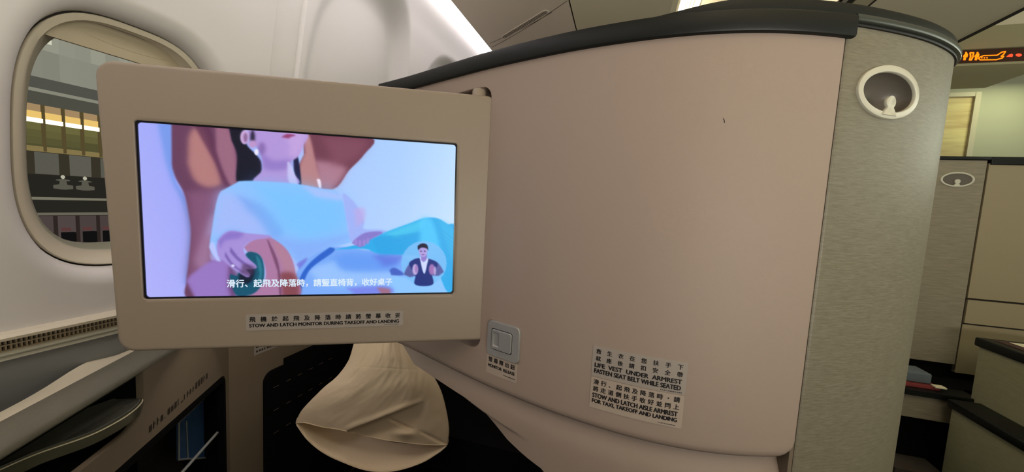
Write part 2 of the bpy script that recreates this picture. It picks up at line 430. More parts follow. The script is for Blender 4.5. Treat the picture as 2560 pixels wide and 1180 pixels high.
tb('lower_fascia', zs[531], zs[500], (42, 40, 34), 0.1, e=1)
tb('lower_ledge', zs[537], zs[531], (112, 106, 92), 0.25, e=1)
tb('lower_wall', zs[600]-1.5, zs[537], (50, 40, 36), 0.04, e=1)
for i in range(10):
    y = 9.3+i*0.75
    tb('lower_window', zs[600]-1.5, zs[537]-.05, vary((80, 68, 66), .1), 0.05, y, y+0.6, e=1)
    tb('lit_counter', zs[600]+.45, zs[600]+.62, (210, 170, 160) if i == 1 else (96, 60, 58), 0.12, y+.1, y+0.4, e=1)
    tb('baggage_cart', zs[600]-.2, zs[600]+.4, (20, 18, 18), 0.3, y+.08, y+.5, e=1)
for px, py in ((158, 458), (213, 461)):
    p = at_x(px, py, TX+0.6)
    gl = bpy.data.objects.new('flood_lamp', None); COL.objects.link(gl); gl.parent = T; gl.location = tuple(p-np.array(T.location))
    mk('globe', *loft([[(p[0]+r*math.cos(t), p[1]+r*math.sin(t), p[2]+h) for t in np.linspace(0, 2*math.pi, 16, endpoint=False)] for h, r in ((0.2, .02), (.25, .06), (.30, .07), (.35, .05), (.38, .02))]), emit('globe_glow', (196, 190, 168), 1.0), gl)
    mk('lamp_base', *loft([[(p[0]+r*math.cos(t), p[1]+r*math.sin(t), p[2]+h) for t in np.linspace(0, 2*math.pi, 16, endpoint=False)] for h, r in ((-.3, .08), (-.26, .30), (-.1, .30), (-.06, .12), (0.1, .1), (0.12, .22), (.16, .2), (0.2, .04))]), emit('base_glow', (96, 92, 80), 1.0), gl)
struct(mk('ground', *boxg(-60, -3, -30, 60, -5.2, -5.0), mat('apron_concrete', (60, 60, 60), 0.9), None, False))

# light strip at the top of the sidewall, in segments
for i, (y0, y1) in enumerate(((-1.6, 1.522), (1.53, 2.9), (2.908, 3.9))):
    o = mk('sidewall_light', *slab(lambda x, y, s: (x, y, (1.925 if s else 1.9)+(0.012 if False else 0)), [-0.712, -0.693, -0.676], [y0, y1]), M['strip'], None, False)
    tag(o, ['long white light strip above the cabin window wall, section over the nearer window', 'white light strip section running down behind the black topped seat shell', 'far end section of the white sidewall light strip'][i], 'light strip', 'sidewall light strips')
struct(lon('trim_4', [(-0.74, 1.96), (-0.74, 1.93), (-0.70, 1.93), (-0.70, 1.955)], -1.6, 4, M['wall']))

# overhead bins (outboard): service panel with slotted vent, and the bin bottom
BZ = 1.9
binL = thing('overhead_bin', 'beige overhead bin above the window seats with slotted vent panel', 'overhead bin', (-0.27, 1.5, BZ))
sec = lambda x0, x1, y0, y1, z, dz: slab(lambda x, y, s: (x, y, z+(dz if s else 0)), np.linspace(x0, x1, 12), np.linspace(y0, y1, 2))
mk('service_panel', *boxg(-0.672, -0.243, -1.55, 3.38, BZ, BZ+0.05), M['bin'], binL, False)
mk('seam_strip', *boxg(-0.243, -0.237, -1.55, 3.38, BZ+0.008, BZ+0.05), M['groove'], binL, False)
mk('bin_bottom', *boxg(-0.237, 0.12, -1.55, 3.38, BZ, BZ+0.05), M['bin2'], binL, False)
mk('bin_door', *loft([[(x, y, z) for x, z in ((0.12, BZ), (0.14, BZ+0.004), (0.15, BZ+0.02), (0.165, BZ+0.12), (0.158, BZ+0.25), (0.15, 2.248), (0.10, 2.248), (0.10, BZ+0.04))] for y in (-1.55, 3.38)]), M['bin2'], binL)
# vent: pill-shaped raised rim with slots, lying across the panel
va, vb = at_z(1257, 94, BZ), at_z(1368, 27, BZ)
vd = (vb-va); vl = np.linalg.norm(vd); vd /= vl; vn = np.array([-vd[1], vd[0], 0])
vent = thing('ceiling_vent', 'slotted air vent let into the beige panel under the overhead bin', 'vent', tuple((va+vb)/2))
def vp(a, b, c): return tuple(va+vd*a+vn*b+np.array([0, 0, -c]))
pill = rrect(-0.004, vl+0.004, -0.0125, 0.0125, 0.012, 8)
mk('vent_plate', *loft([[vp(a, b, c) for a, b in rrect(-0.004-k, vl+0.004+k, -0.0125-k, 0.0125+k, 0.012+k, 8)] for k, c in ((0.001, 0), (0, 0.0015), (-0.002, 0.0017))]), M['bin'], vent)
nsl = 34
slots = []
for i in range(nsl):
    a = 0.006+(vl-0.012)*i/(nsl-1); h = 0.0095 if 0 < i < nsl-1 else 0.006
    slots.append(loft([[vp(a+p, q, 0.0016) for p, q in rrect(-0.0019, 0.0019, -h, h, 0.0018, 3)], [vp(a+p, q, 0.0024) for p, q in rrect(-0.0019, 0.0019, -h, h, 0.0018, 3)]]))
mk('slot', *merge(*slots), M['slot'], vent, False)
for e0, e1 in (((1225, 108), (1380, 30)), ((1230, 118), (1418, 2))):
    a, b = at_z(*e0, BZ), at_z(*e1, BZ); mid = (a+b)/2+np.array([0.012, 0.015, 0])
    P = [a*(1-t)**2+2*mid*t*(1-t)+b*t*t for t in np.linspace(0, 1, 16)]
    mk('panel_seam', *tubeg([p+np.array([0, 0, -0.0001]) for p in P], 0.0011, 6), M['slot'], binL)
# ceiling over the aisle with its cove light strips, centre bins
CZ = 2.25
struct(mk('ceiling', *boxg(-0.75, 3.4, -1.6, 4.1, CZ, CZ+0.05), M['ceiling'], None, False))
for i, (x0, x1) in enumerate(((0.215, 0.247), (0.256, 0.264), (0.272, 0.280), (0.288, 0.312))):
    o = mk('ceiling_light', *boxg(x0, x1, -1.6, 3.3, CZ-0.008, CZ), M['cove'], None, False)
    tag(o, ['widest cream light strip in the aisle ceiling beside the overhead bin', 'thin white ceiling strip next to the widest one', 'thin white ceiling strip between two other strips', 'cream ceiling light strip farthest from the window wall'][i], 'light strip', 'ceiling light strips')
binC = thing('overhead_bin', 'olive beige overhead bin above the centre seats near the lit sign', 'overhead bin', (0.97, 1.5, BZ))
mk('edge_trim', *boxg(0.765, 0.772, -1.6, 3.2, BZ-0.001, BZ+0.02), M['groove'], binC, False)
mk('bin_lip', *loft([[(x, y, z) for x, z in ((0.705, BZ+0.02), (0.706, BZ+0.004), (0.710, BZ), (0.765, BZ), (0.765, BZ+0.05), (0.705, BZ+0.05))] for y in (-1.6, 3.2)]), M['ceiling'], binC)
mk('dark_gap', *boxg(0.684, 0.705, -1.6, 3.2, BZ-0.001, BZ+0.03), M['groove'], binC, False)
mk('bin_bottom', *boxg(0.772, 1.245, -1.6, 3.2, BZ, BZ+0.05), M['bin2'], binC, False)
mk('bin_door', *loft([[(x, y, z) for x, z in ((0.672, BZ+0.02), (0.66, BZ+0.1), (0.66, BZ+0.22), (0.70, 2.248), (0.74, 2.248), (0.72, BZ+.05))] for y in (-1.6, 3.2)]), M['bin2'], binC)
mk('bin_end', *boxg(1.245, 1.262, -1.6, 3.2, BZ-0.002, 2.249), M['groove'], binC, False)

# far bulkhead with a framed panel; side, rear and floor of the cabin
struct(mk('wall_front', *boxg(-1.2, 3.4, 3.4, 3.5, 0, 2.3), M['bulk'], None, False))
struct(mk('wall_right', *boxg(3.3, 3.4, -1.6, 3.5, 0, 2.3), M['bulk'], None, False))
struct(mk('floor', *boxg(-1.2, 3.4, -1.7, 3.5, -0.05, 0), M['carpet'], None, False))

# lit sign hanging between the centre bins
SY = 2.4
sg = thing('lavatory_sign', 'amber lit lavatory sign with aeroplane outline under the centre ceiling', 'sign', tuple(at_y(2480, 140, SY)))
def sq(px, py, d=0.0): p = at_y(px, py, SY); return (p[0], p[1]-d, p[2])
xl, xr = sq(2380, 130)[0], sq(2620, 130)[0]
zb, zt, zm0, zm1 = sq(2480, 172)[2], sq(2500, 79)[2], sq(2480, 156)[2], sq(2480, 121)[2]
mk('sign_housing', *loft([[(x, SY+y, z) for y, z in ((-0.075, zt), (0.0, zm1+0.002), (0.012, zm1), (0.012, zm0), (-0.004, zm0-0.001), (-0.004, zm0-0.012), (0.02, zb+0.01), (0.09, zb-0.002), (0.3, zb-.004), (0.3, zt))] for x in (xl, xr)]), mat('sign_housing_plastic', (176, 168, 132), 0.45), sg, sharp=30)
mk('upper_panel', *boxg(xl, xr, SY-0.07, SY+0.3, zt+0.002, 2.249), M['bin2'], sg, False)
mk('sign_face', *boxg(xl+.002, xr-.03, SY+0.004, SY+0.011, zm0+0.001, zm1-0.001), mat('sign_lens', (70, 34, 22), 0.3), sg, False)
amber = emit('amber_glow', (255, 114, 14), 2.4); redl = emit('red_glow', (255, 84, 50), 1.4)
# pictograms (drawn on the lens, in metres relative to the sign)
def cap2(pts, r):
    out = []
    for a, b in zip(pts[:-1], pts[1:]):
        a, b = np.array(a), np.array(b); t = (b-a)/max(np.linalg.norm(b-a), 1e-9); n = np.array([-t[1], t[0]])*r
        out.append(([a+n-t*r*.5, b+n+t*r*.5, b-n+t*r*.5, a-n-t*r*.5], [(0, 1, 2, 3)]))
    return merge(*out)
def C4(cx, cy): p = at_y(2380+cx/10.728, 90+cy/10.728, SY+0.003); return (p[0], p[2])
def ell(cx, cy, rx, ry, n=20): return ([C4(cx+rx*math.cos(t), cy+ry*math.sin(t)) for t in np.linspace(0, 2*math.pi, n, endpoint=False)], [tuple(range(n))])
sgn = lambda V, d=0.0035: [(x, SY+0.004-d+0.0025, z) for x, z in V]
plane = [C4(*p) for p in ((760, 640), (710, 600), (760, 560), (850, 525), (1210, 515), (1340, 430), (1435, 415), (1385, 490), (1320, 545), (1385, 545), (1350, 590), (1190, 635), (760, 640))]
g = cap2(plane, 0.0026); mk('aeroplane_symbol', sgn(g[0]), g[1], amber, sg, False)
g = merge(*[ell(x, 585, 22, 18) for x in (800, 870, 940)]); mk('window_symbol', sgn(g[0]), g[1], amber, sg, False)
for x in (385, 690):
    g = merge(ell(x-5, 450, 28, 25), ([C4(*p) for p in ((x-60, 500), (x-35, 470), (x+35, 465), (x+45, 500), (x+30, 570), (x-70, 580), (x-90, 540))], [(0, 1, 2, 3, 4, 5, 6)]), ([C4(*p) for p in ((x-75, 580), (x-5, 580), (x-20, 650), (x-85, 650))], [(0, 1, 2, 3)]))
    mk('person_symbol', sgn(g[0]), g[1], amber, sg, False)
g = cap2([C4(*p) for p in ((490, 450), (580, 450), (560, 560), (520, 640), (470, 640), (500, 560), (490, 450))], 0.0030); mk('divider_symbol', sgn(g[0]), g[1], amber, sg, False)
g = merge(([C4(*p) for p in ((1450, 560), (1520, 500), (1600, 475), (1640, 500), (1620, 560))], [(0, 1, 2, 3, 4)]), ell(1790, 510, 85, 42)); mk('no_smoking_symbol', sgn(g[0]), g[1], redl, sg, False)

# framed lit panel on the bulkhead
fa, fb = at_y(2330, 225, 3.395), at_y(2447, 232, 3.395); fz0 = 1.45; fz1 = fb[2]
pf = thing('framed_wall_panel', 'pale framed panel with faint landscape bands on the far bulkhead', 'panel', (fb[0]-0.2, 3.39, fz0))
mk('panel_frame', *merge(*[boxg(*b) for b in ((fa[0]+.03, fb[0]-.03, 3.372, 3.4, fz1-0.028, fz1), (fb[0]-0.03, fb[0], 3.37, 3.4, fz0, fz1), (fa[0], fa[0]+0.03, 3.37, 3.4, fz0, fz1), (fa[0], fb[0], 3.37, 3.4, fz0, fz0+.03))]), M['frame'], pf, False)
mk('picture', *boxg(fa[0]+.03, fb[0]-.03, 3.385, 3.398, fz0, fz1-.02), mat('picture_bands', (222, 206, 150), 0.5, var=((190, 165, 118), 3, (0.6, 1, 7))), pf, False)

# ================================================================== SEAT SHELL in front
PL = [(-0.62, 0.745), (-0.52, 0.712), (-0.422, 0.675), (-0.335, 0.637), (-0.225, 0.590), (-0.15, 0.563), (-0.075, 0.540), (0.0, 0.525), (0.054, 0.519), (0.104, 0.519), (0.16, 0.527),
      (0.204, 0.540), (0.248, 0.557), (0.288, 0.577), (0.322, 0.596), (0.357, 0.618), (0.384, 0.639), (0.408, 0.660), (0.428, 0.681), (0.444, 0.704), (0.456, 0.73), (0.466, 0.775), (0.472, 0.85), (0.475, 0.95), (0.475, 1.15), (0.475, 1.35)]
def catmull(P, n=24):
    P = [np.array(p, float) for p in P]; P = [2*P[0]-P[1]]+P+[2*P[-1]-P[-2]]; out = []
    for i in range(1, len(P)-2):
        for t in np.linspace(0, 1, n, endpoint=False):
            a, b, c, d = P[i-1:i+3]
            out.append(0.5*((2*b)+(c-a)*t+(2*a-5*b+4*c-d)*t*t+(3*b-a-3*c+d)*t**3))
    out.append(P[-2]); return np.array(out)
_p = catmull(PL); _s = np.concatenate([[0], np.cumsum(np.linalg.norm(np.diff(_p, axis=0), axis=1))])
SL = _s[-1]; _g = np.linspace(0, SL, 1200)
_px, _py = np.interp(_g, _s, _p[:, 0]), np.interp(_g, _s, _p[:, 1])
for _ in range(3):
    kk = np.ones(25)/25
    _px = np.convolve(np.pad(_px, 12, 'reflect', reflect_type='odd'), kk, 'valid'); _py = np.convolve(np.pad(_py, 12, 'reflect', reflect_type='odd'), kk, 'valid')
_tx, _ty = np.gradient(_px), np.gradient(_py); _tn = np.hypot(_tx, _ty); _nx, _ny = _ty/_tn, -_tx/_tn
def pod(s, z, off=0.0):
    x, y = np.interp(s, _g, _px), np.interp(s, _g, _py); nx, ny = np.interp(s, _g, _nx), np.interp(s, _g, _ny)
    return (float(x+nx*off), float(y+ny*off), float(z))
_az = np.arctan2(_px, _py); _vis = int(np.argmax(_az))
def pod_px(px, py):
    """arc position and height on the shell where the sight line through a photograph pixel meets it"""
    r = ray(px, py); a = math.atan2(r[0], r[1]); s = float(np.interp(a, _az[:_vis+1], _g[:_vis+1]))
    x, y, _ = pod(s, 0); return s, EYE[2]+r[2]*math.hypot(x, y)/math.hypot(r[0], r[1])
shell = thing('seat_shell', 'large curved pinkish beige seat shell with black top edge and grey side', 'seat shell', pod(pod_px(1700, 600)[0], 0, -0.02))
s_seam = pod_px(2080, 400)[0]; s_hinge = pod_px(1213, 560)[0]
S0 = 0.10
ZT, ZB = 1.376, 0.831
# recess for the folded monitor: rounded pocket, deepest at its aisle-side end
rs0, rs1, rz0, rz1, rr = s_hinge-0.50, s_hinge, 0.8935, 1.343, 0.020
def recess(s, z):
    qx = abs(s-(rs0+rs1)/2)-(rs1-rs0)/2+rr; qz = abs(z-(rz0+rz1)/2)-(rz1-rz0)/2+rr
    d = math.hypot(max(qx, 0), max(qz, 0))+min(max(qx, qz), 0)-rr
    return 0.035*(1-sstep(-0.0028, 0.0004, d))*sstep(s_hinge-0.11, s_hinge-0.01, s)
ss = sorted(set(list(np.round(np.arange(S0, s_hinge-0.13, 0.012), 5))+list(np.round(np.arange(s_hinge-0.13, s_hinge+0.012, 0.0012), 5))+list(np.round(np.arange(s_hinge+0.012, s_seam-0.0045, 0.008), 5))+[s_seam-0.0015-k for k in (0, .0008, .0018, .003)]))
zs_ = sorted(set(list(np.round(np.arange(ZB, 0.882, 0.006), 5))+list(np.round(np.arange(0.882, 0.93, 0.0012), 5))+list(np.round(np.arange(0.93, 1.325, 0.02), 5))+list(np.round(np.arange(1.325, 1.35, 0.0012), 5))+[1.36, ZT]))
def hemround(s, z):
    e = 0.0
    t = z-ZB
    if t < 0.012: e -= 0.006*(1-math.sqrt(max(0, 1-(1-t/0.012)**2)))
    t2 = s_seam-0.0015-s
    if t2 < 0.003: e -= 0.002*(1-math.sqrt(max(0, 1-(1-t2/0.003)**2)))
    return e
def zcorner(s, z):
    t = s-(s_seam-0.0015-0.02)
    if t <= 0: return z
    lift = 0.02-math.sqrt(max(0.0, 0.02**2-t*t)); return z+lift*max(0.0, 1-(z-ZB)/0.1)
V, Fc = slab(lambda s, z, k: pod(s, zcorner(s, z), (hemround(s, z)-recess(s, z)) if k == 0 else -0.045), ss, zs_)
mk('back_panel', V, Fc, M['shell'], shell, sharp=50)
# lower body below the hem, set back, its lower edge sweeping down towards the aisle
ed = [pod_px(*p) for p in ((929, 853), (1024, 915), (1154, 1000), (1194, 1042), (1255, 1108), (1347, 1180))]
ed = [(S0, 0.852)]+[e for e in ed if e[0] > S0+0.01]+[(ed[-1][0]+0.12, 0.64), (ed[-1][0]+0.25, 0.53), (s_seam-0.006, 0.46)]
cr = [pod_px(*p) for p in ((1154, 1000), (1200, 1035), (1250, 1068), (1312, 1103))]
def low(s): return float(np.interp(s, [e[0] for e in ed], [e[1] for e in ed]))
def lowoff(s, z):
    o = -0.014*math.exp(-((ZB-z)/0.028)**2)-0.009
    if s > cr[0][0]-0.01:
        zc = float(np.interp(s, [c[0] for c in cr], [c[1] for c in cr])); k = 1-sstep(cr[1][0], cr[3][0]+0.01, s)
        o -= 0.010*k*sstep(0.0, 0.007, zc-z)
    return o
sl = list(np.round(np.arange(S0, s_seam-0.006, 0.006), 5))+[s_seam-0.006]
V, Fc = slab(lambda s, t, k: pod(s, low(s)+(ZB+0.004-low(s))*t, lowoff(s, low(s)+(ZB+0.004-low(s))*t) if k == 0 else -0.04), sl, np.linspace(0, 1, 44))
mk('lower_panel', V, Fc, M['shell'], shell, sharp=60)
# aisle side in linen-look laminate, wrapping round the corner
s2 = list(np.linspace(s_seam, s_seam+0.01, 5))+list(np.arange(s_seam+0.02, SL, 0.008))
s2 = [s_seam, s_seam+.0006, s_seam+.0015, s_seam+.003]+[s for s in s2 if s > s_seam+.004]
sA, sB = pod_px(2138, 232)[0], pod_px(2292, 232)[0]
rsc, rzc, rrx, rrz = (sA+sB)/2, 1.3145, (sB-sA)/2, 0.0325
HR = (rsc-rrx-0.006, rsc+rrx+0.006, rzc-rrz-0.006, rzc+rrz+0.006)
s2 = sorted([s for s in s2 if abs(s-HR[0]) > .003 and abs(s-HR[1]) > .003]+[HR[0], HR[1]])
sidef = lambda s, z: pod(s, z, -0.0015*(1-sstep(0, 0.002, s-s_seam)))
z2 = [0.04, 0.4, 0.8, 1.2, HR[2], HR[3], 1.386]
V, Fc = gridg(sidef, s2, z2)
Fc = [f for f in Fc if not (s2.index(HR[0]) <= f[0] % len(s2) < s2.index(HR[1]) and z2[f[0]//len(s2)] == HR[2])]
# the opening region: denser columns so it follows the bend
AN = sorted(set(list(np.linspace(0, 2*math.pi, 72, endpoint=False))+[math.atan2(b-rzc, a-rsc) % (2*math.pi) for a in s2 if HR[0] <= a <= HR[1] for b in HR[2:]]))
def eo(k, off): return [pod(rsc+(rrx+k)*math.cos(t), rzc+(rrz+k)*math.sin(t), off) for t in AN]
def ro():
    out = []
    for t in AN:
        c, q = math.cos(t), math.sin(t); k = min((HR[1]-rsc)/abs(c) if abs(c) > 1e-9 else 9, (HR[3]-rzc)/abs(q) if abs(q) > 1e-9 else 9); out.append(pod(rsc+k*c, rzc+k*q, 0))
    return out
patch2 = loft([ro(), eo(-0.002, 0.0), eo(-0.004, -0.004)], True, False, False)
back2 = slab(lambda s, z, k: pod(s, z, -0.034-0.004*k), s2, [0.04, 0.4, 0.8, 1.2, 1.386])
mk('side_panel', *merge((V, Fc), patch2, back2), M['laminate'], shell, sharp=60)
mk('side_seam', *slab(lambda s, z, k: pod(s, z, -0.0022 if k == 0 else -0.04), [s_seam-0.006, s_seam+.001], [0.05, 1.38]), mat('seam_shadow_gap', (104, 92, 78), 0.8), shell, False)
# black cap: deep band over the panel, thin band over the side, and the raised inner rim
def band(name, s0, s1, z0f, z1f, o0, o1, rd, m):
    loops = []
    for s in np.arange(s0, s1+1e-6, 0.008):
        a, b = z0f(s), z1f(s); r = min(rd, (b-a)/2.2)
        pr = [(o0, a), (o0, b), (o1-r, b), (o1-r*.3, b-r*.3), (o1, b-r), (o1, a+r), (o1-r*.3, a+r*.3), (o1-r, a)]
        loops.append([pod(s, z, o) for o, z in pr])
    return mk(name, *loft(loops), m, shell, sharp=40)
band('top_trim', S0, s_seam+0.008, lambda s: 1.3705, lambda s: 1.3965, -0.045, 0.007, 0.003, M['cap'])
band('side_trim', s_seam+0.004, SL, lambda s: 1.3895, lambda s: 1.3980, -0.035, 0.0062, 0.0018, M['cap2'])
band('trim_gap', s_seam+0.004, SL, lambda s: 1.3855, lambda s: 1.3896, -0.035, 0.0025, 0.0008, M['black'])
s_r = pod_px(1575, 60)[0]
band('upper_rim', s_r, SL, lambda s: 1.392, lambda s: 1.3975+0.0145*sstep(s_r, s_r+0.14, s), -0.045, 0.001, 0.003, M['cap'])
# monitor release latch on the shell
ls0, lz1 = pod_px(1220, 794); ls1 = pod_px(1303, 850)[0]; lz0 = lz1-0.060
lz1 = 0.9530; lz0 = 0.8925; ls0 = pod_px(1221, 840)[0]; ls1 = ls0+0.0665
def lp(loop, off): return [pod(s, z, off) for s, z in loop]
lat = None
outer = [lp(rrect(ls0, ls1, lz0, lz1, 0.008, 6), 0), lp(rrect(ls0, ls1, lz0, lz1, 0.008, 6), 0.0025), lp(rrect(ls0+.0012, ls1-.0012, lz0+.0012, lz1-.0012, 0.007, 6), 0.004)]
bi = (ls0+0.0095, ls1-0.0135, lz0+0.012, lz1-0.012)
inner = [lp(rrect(*bi, 0.004, 6), 0.004), lp(rrect(*bi, 0.004, 6), 0.001)]
lat = mk('latch_plate', *loft(outer+inner, True, True, True), M['silver'], shell, sharp=40)
lat['label'] = 'satin silver monitor release latch'
bj = (bi[0]+.0014, bi[1]-.0014, bi[2]+.0014, bi[3]-.0014)
th = (bj[0]+0.0035, bj[0]+0.0165, bj[2]+0.0045, bj[3]-0.0045)
btn = [lp(rrect(*bj, 0.0035, 6), 0.0012), lp(rrect(*bj, 0.0035, 6), 0.0048), lp(rrect(bj[0]+.0008, bj[1]-.0008, bj[2]+.0008, bj[3]-.0008, 0.003, 6), 0.0056), lp(rrect(*th, 0.0028, 6), 0.0056), lp(rrect(th[0]+.001, th[1]-.001, th[2]+.002, th[3]-.0006, 0.0022, 6), 0.0030)]
mk('latch_button', *loft(btn), M['silver'], lat, sharp=40)
mk('button_gap', *loft([lp(rrect(bi[0]+.0001, bi[1]-.0001, bi[2]+.0001, bi[3]-.0001, 0.004, 6), z) for z in (0.0008, 0.0013)]), M['black'], lat, False)

def placard(name, parent, s0, s1, z0, z1, m, texts, fn, label, inkm, skew=0.0):
    """thin printed sticker; texts = (kind, string, a0, a1, b0, b1, bold) in fractions of its width / height, b from the top"""
    ws, hz = s1-s0, z1-z0
    loopf = lambda k, o: [fn(a, b, o) for a, b in rrect(s0+k, s1-k, z0+k, z1-k, 0.0022, 4)]
    r_ = 0.0022; us_ = sorted(set([0, .0002, .0005, .001, .0016, r_]+[r_+(ws-2*r_)*i/24 for i in range(25)]+[ws-v for v in (0, .0002, .0005, .001, .0016)]))
    def inset(u):
        q = min(u, ws-u); return r_-math.sqrt(max(0, r_*r_-(r_-q)**2)) if q < r_ else 0.0
    p = mk(name, *slab(lambda u, t, k: fn(s0+u, z0+inset(u)+(hz-2*inset(u))*t, 0.0007 if k == 0 else -0.0005), us_, [0, .25, .5, .75, 1]), m, parent, sharp=40)
    p['label'] = label
    geo = []
    for kind, t, a0, a1, b0, b1, bold in texts:
        box = (s0+ws*a0, s0+ws*a1, z1-hz*b1, z1-hz*b0)
        if kind == 'tick': geo.append(ticks(*box, 12, 3))
        else: geo.append(line(t, *box, bold=bold, spread=(kind == 'cjk')))
    g = merge(*geo)
    mk('lettering', *place(g, lambda a, b: fn(a, b, 0.00095)), inkm, p, False, fix=False)
    return p
a, b = pod_px(1218, 884), pod_px(1298, 950)
placard('release_placard', shell, ls0-0.001, ls1-0.003, lz0-0.0335, lz0-0.0005, M['placard2'],
        [('cjk', '螢幕釋出鈕', 0.07, 0.93, 0.10, 0.37, 0.05), ('lat', 'MONITOR  RELEASE', 0.07, 0.93, 0.48, 0.64, 0.045), ('tick', '', 0.58, 0.95, 0.80, 0.85, 0)], pod, 'small sticker reading MONITOR RELEASE', M['ink'])
a0, zt1 = pod_px(1483, 870); a1, _z = pod_px(1721, 900)
zA1, zA0 = 0.9545, 0.9095
placard('life_vest_placard', shell, a0, a1, zA0, zA1, M['placard'],
        [('cjk', '救生衣在您扶手下', 0.04, 0.96, 0.08, 0.245, 0.05), ('cjk', '就座後請扣安全帶', 0.04, 0.96, 0.31, 0.475, 0.05),
         ('lat', 'LIFE  VEST  UNDER  ARMREST', 0.035, 0.955, 0.545, 0.68, 0.045), ('lat', 'FASTEN SEAT BELT WHILE SEATED', 0.035, 0.95, 0.735, 0.875, 0.045), ('tick', '', 0.75, 0.97, 0.93, 0.96, 0)],
        pod, 'grey sticker about the life vest and seat belt', M['ink'])
zB1, zB0 = 0.9085, 0.8625
placard('armrest_placard', shell, a0+0.0005, a1-0.0005, zB0, zB1, M['placard2'],
        [('cjk', '滑行、起飛及降落時・請', 0.03, 0.96, 0.055, 0.23, 0.05), ('cjk', '將走道側扶手收好並閂上', 0.03, 0.96, 0.28, 0.455, 0.05),
         ('lat', 'STOW AND LATCH AISLE ARMREST', 0.03, 0.945, 0.51, 0.65, 0.045), ('lat', 'FOR TAXI, TAKEOFF AND LANDING', 0.03, 0.945, 0.70, 0.84, 0.045), ('tick', '', 0.76, 0.94, 0.92, 0.945, 0)],
        pod, 'beige sticker about stowing the aisle armrest', M['ink'])
# coat hook: oval silver ring round a dished cup, a tongue rising from its lower rim
def ringobj(parent, fn, sc, zc, rx, rz, w_=0.0085, deep=True):
    N = 56; T_ = np.linspace(0, 2*math.pi, N, endpoint=False)
    E_ = lambda k, off, dz=0.0: [fn(sc+(rx+k)*math.cos(t), zc+dz+(rz+k)*math.sin(t), off) for t in T_]
    rg = mk('coat_hook_ring', *loft([E_(0, -0.001), E_(0, 0.0022), E_(-0.0005, 0.0031), E_(-0.0014, 0.0035), E_(-w_+0.0012, 0.0033), E_(-w_+.0004, 0.0028), E_(-w_, 0.0018), E_(-w_, 0.0)], True, False, False), M['silver2'], parent, sharp=30)
    rg['label'] = 'oval silver coat hook recess'
    D_ = 0.024 if deep else 0.0006
    mk('hook_cup', *loft([E_(-w_+.0005, 0.003)]+[E_(-w_-rz*0.80*(1-math.cos(q)), (-D_*math.sin(q)) if deep else D_, ) for q in np.linspace(0, 1.35, 8)], True, False, True), M['cup'], rg)
    hc = -rz+0.0200
    tg = [(-0.0120, -rz+w_*0.5), (-0.0085, -rz+w_+0.001), (-0.0055, -rz+w_+.0045)]+[(0.0078*math.sin(q), hc-0.0078*math.cos(q)) for q in np.linspace(-0.75, -2*math.pi+0.75, 16)]+[(0.0055, -rz+w_+.0045), (0.0085, -rz+w_+0.001), (0.0120, -rz+w_*0.5)]
    mk('hook_tongue', *loft([[fn(sc+a, zc+b, 0.0015) for a, b in tg], [fn(sc+a, zc+b, 0.0042) for a, b in tg], [fn(sc+a*.9, zc+b, 0.005) for a, b in tg]]), M['silver2'], rg, sharp=50)
    return rg
hook = ringobj(shell, pod, rsc, rzc, rrx, rrz)
# small scratch on the panel
sc0, sc1 = pod_px(1808, 296), pod_px(1811, 307)
o = mk('scratch', *tubeg([pod(sc0[0], sc0[1], 0.0002), pod((sc0[0]+sc1[0])/2+.0006, (sc0[1]+sc1[1])/2, 0.0002), pod(sc1[0], sc1[1], 0.0002)], 0.0004, 5), M['ink2'], shell)

# ================================================================== MONITOR
MO = np.array([-0.6512, 0.3509, 1.2358]); MU = np.array([0.8728, 0.4879, 0.0151]); MU /= np.linalg.norm(MU); MN = np.array([0.488, -0.8728, 0.0]); MW = np.cross(MN, MU)
def mp(a, b, c=0.0): return tuple(MO+MU*a-MW*b+MN*c)      # a right, b down, c towards the seat
mon = thing('monitor', 'swung-out beige seat monitor playing a blue safety video', 'monitor', mp(0.22, 0.33, 0))
quad = [(0.5075, 0.0838), (-0.044, 0.0785), (-0.0355, -0.327), (0.516, -0.3342)]      # (right, up) corners of the housing
def hq(k, r, c): return [mp(x, -y, c) for x, y in rquad([(q[0]-k*(1 if q[0] > 0.2 else -1), q[1]-k*(1 if q[1] > -0.1 else -1)) for q in quad], r)]
def hm(t, c): return [mp(x*(1-t)+X*t, -(y*(1-t)+Y*t), c) for (x, y), (X, Y) in zip(rquad([(q[0]-0.006*(1 if q[0] > 0.2 else -1), q[1]-0.006*(1 if q[1] > -0.1 else -1)) for q in quad], 0.018), rrect(-0.0032, SW+0.0032, -SH-0.0032, 0.0032, 0.006))]
SW, SH = 0.4378, 0.2480
scl = lambda k, c, r=0.0045: [mp(x, -y, c) for x, y in rrect(-k, SW+k, -SH-k, k, r)]
loops = [hq(0.006, 0.020, -0.024), hq(0.001, 0.022, -0.021), hq(0.0, 0.022, -0.002), hq(0.0006, 0.0215, 0.0008), hq(0.002, 0.0205, 0.0023), hq(0.0045, 0.0190, 0.003), hm(0.0, 0.003), hm(0.06, 0.003), hm(0.94, 0.003), hm(1.0, 0.003), scl(0.0022, 0.0022), scl(0.0022, -0.003)]
mk('monitor_housing', *loft(loops, True, True, False), M['housing'], mon, sharp=40)
mk('screen_gasket', *loft([scl(0.0022, -0.0025), scl(0.0022, 0.0004), scl(-0.0002, 0.0004), scl(-.0002, -0.0025)], True, False, False), M['gasket'], mon)
mk('screen_backing', *loft([scl(0.002, -0.004), scl(0.002, -0.0028)]), M['black'], mon, False)
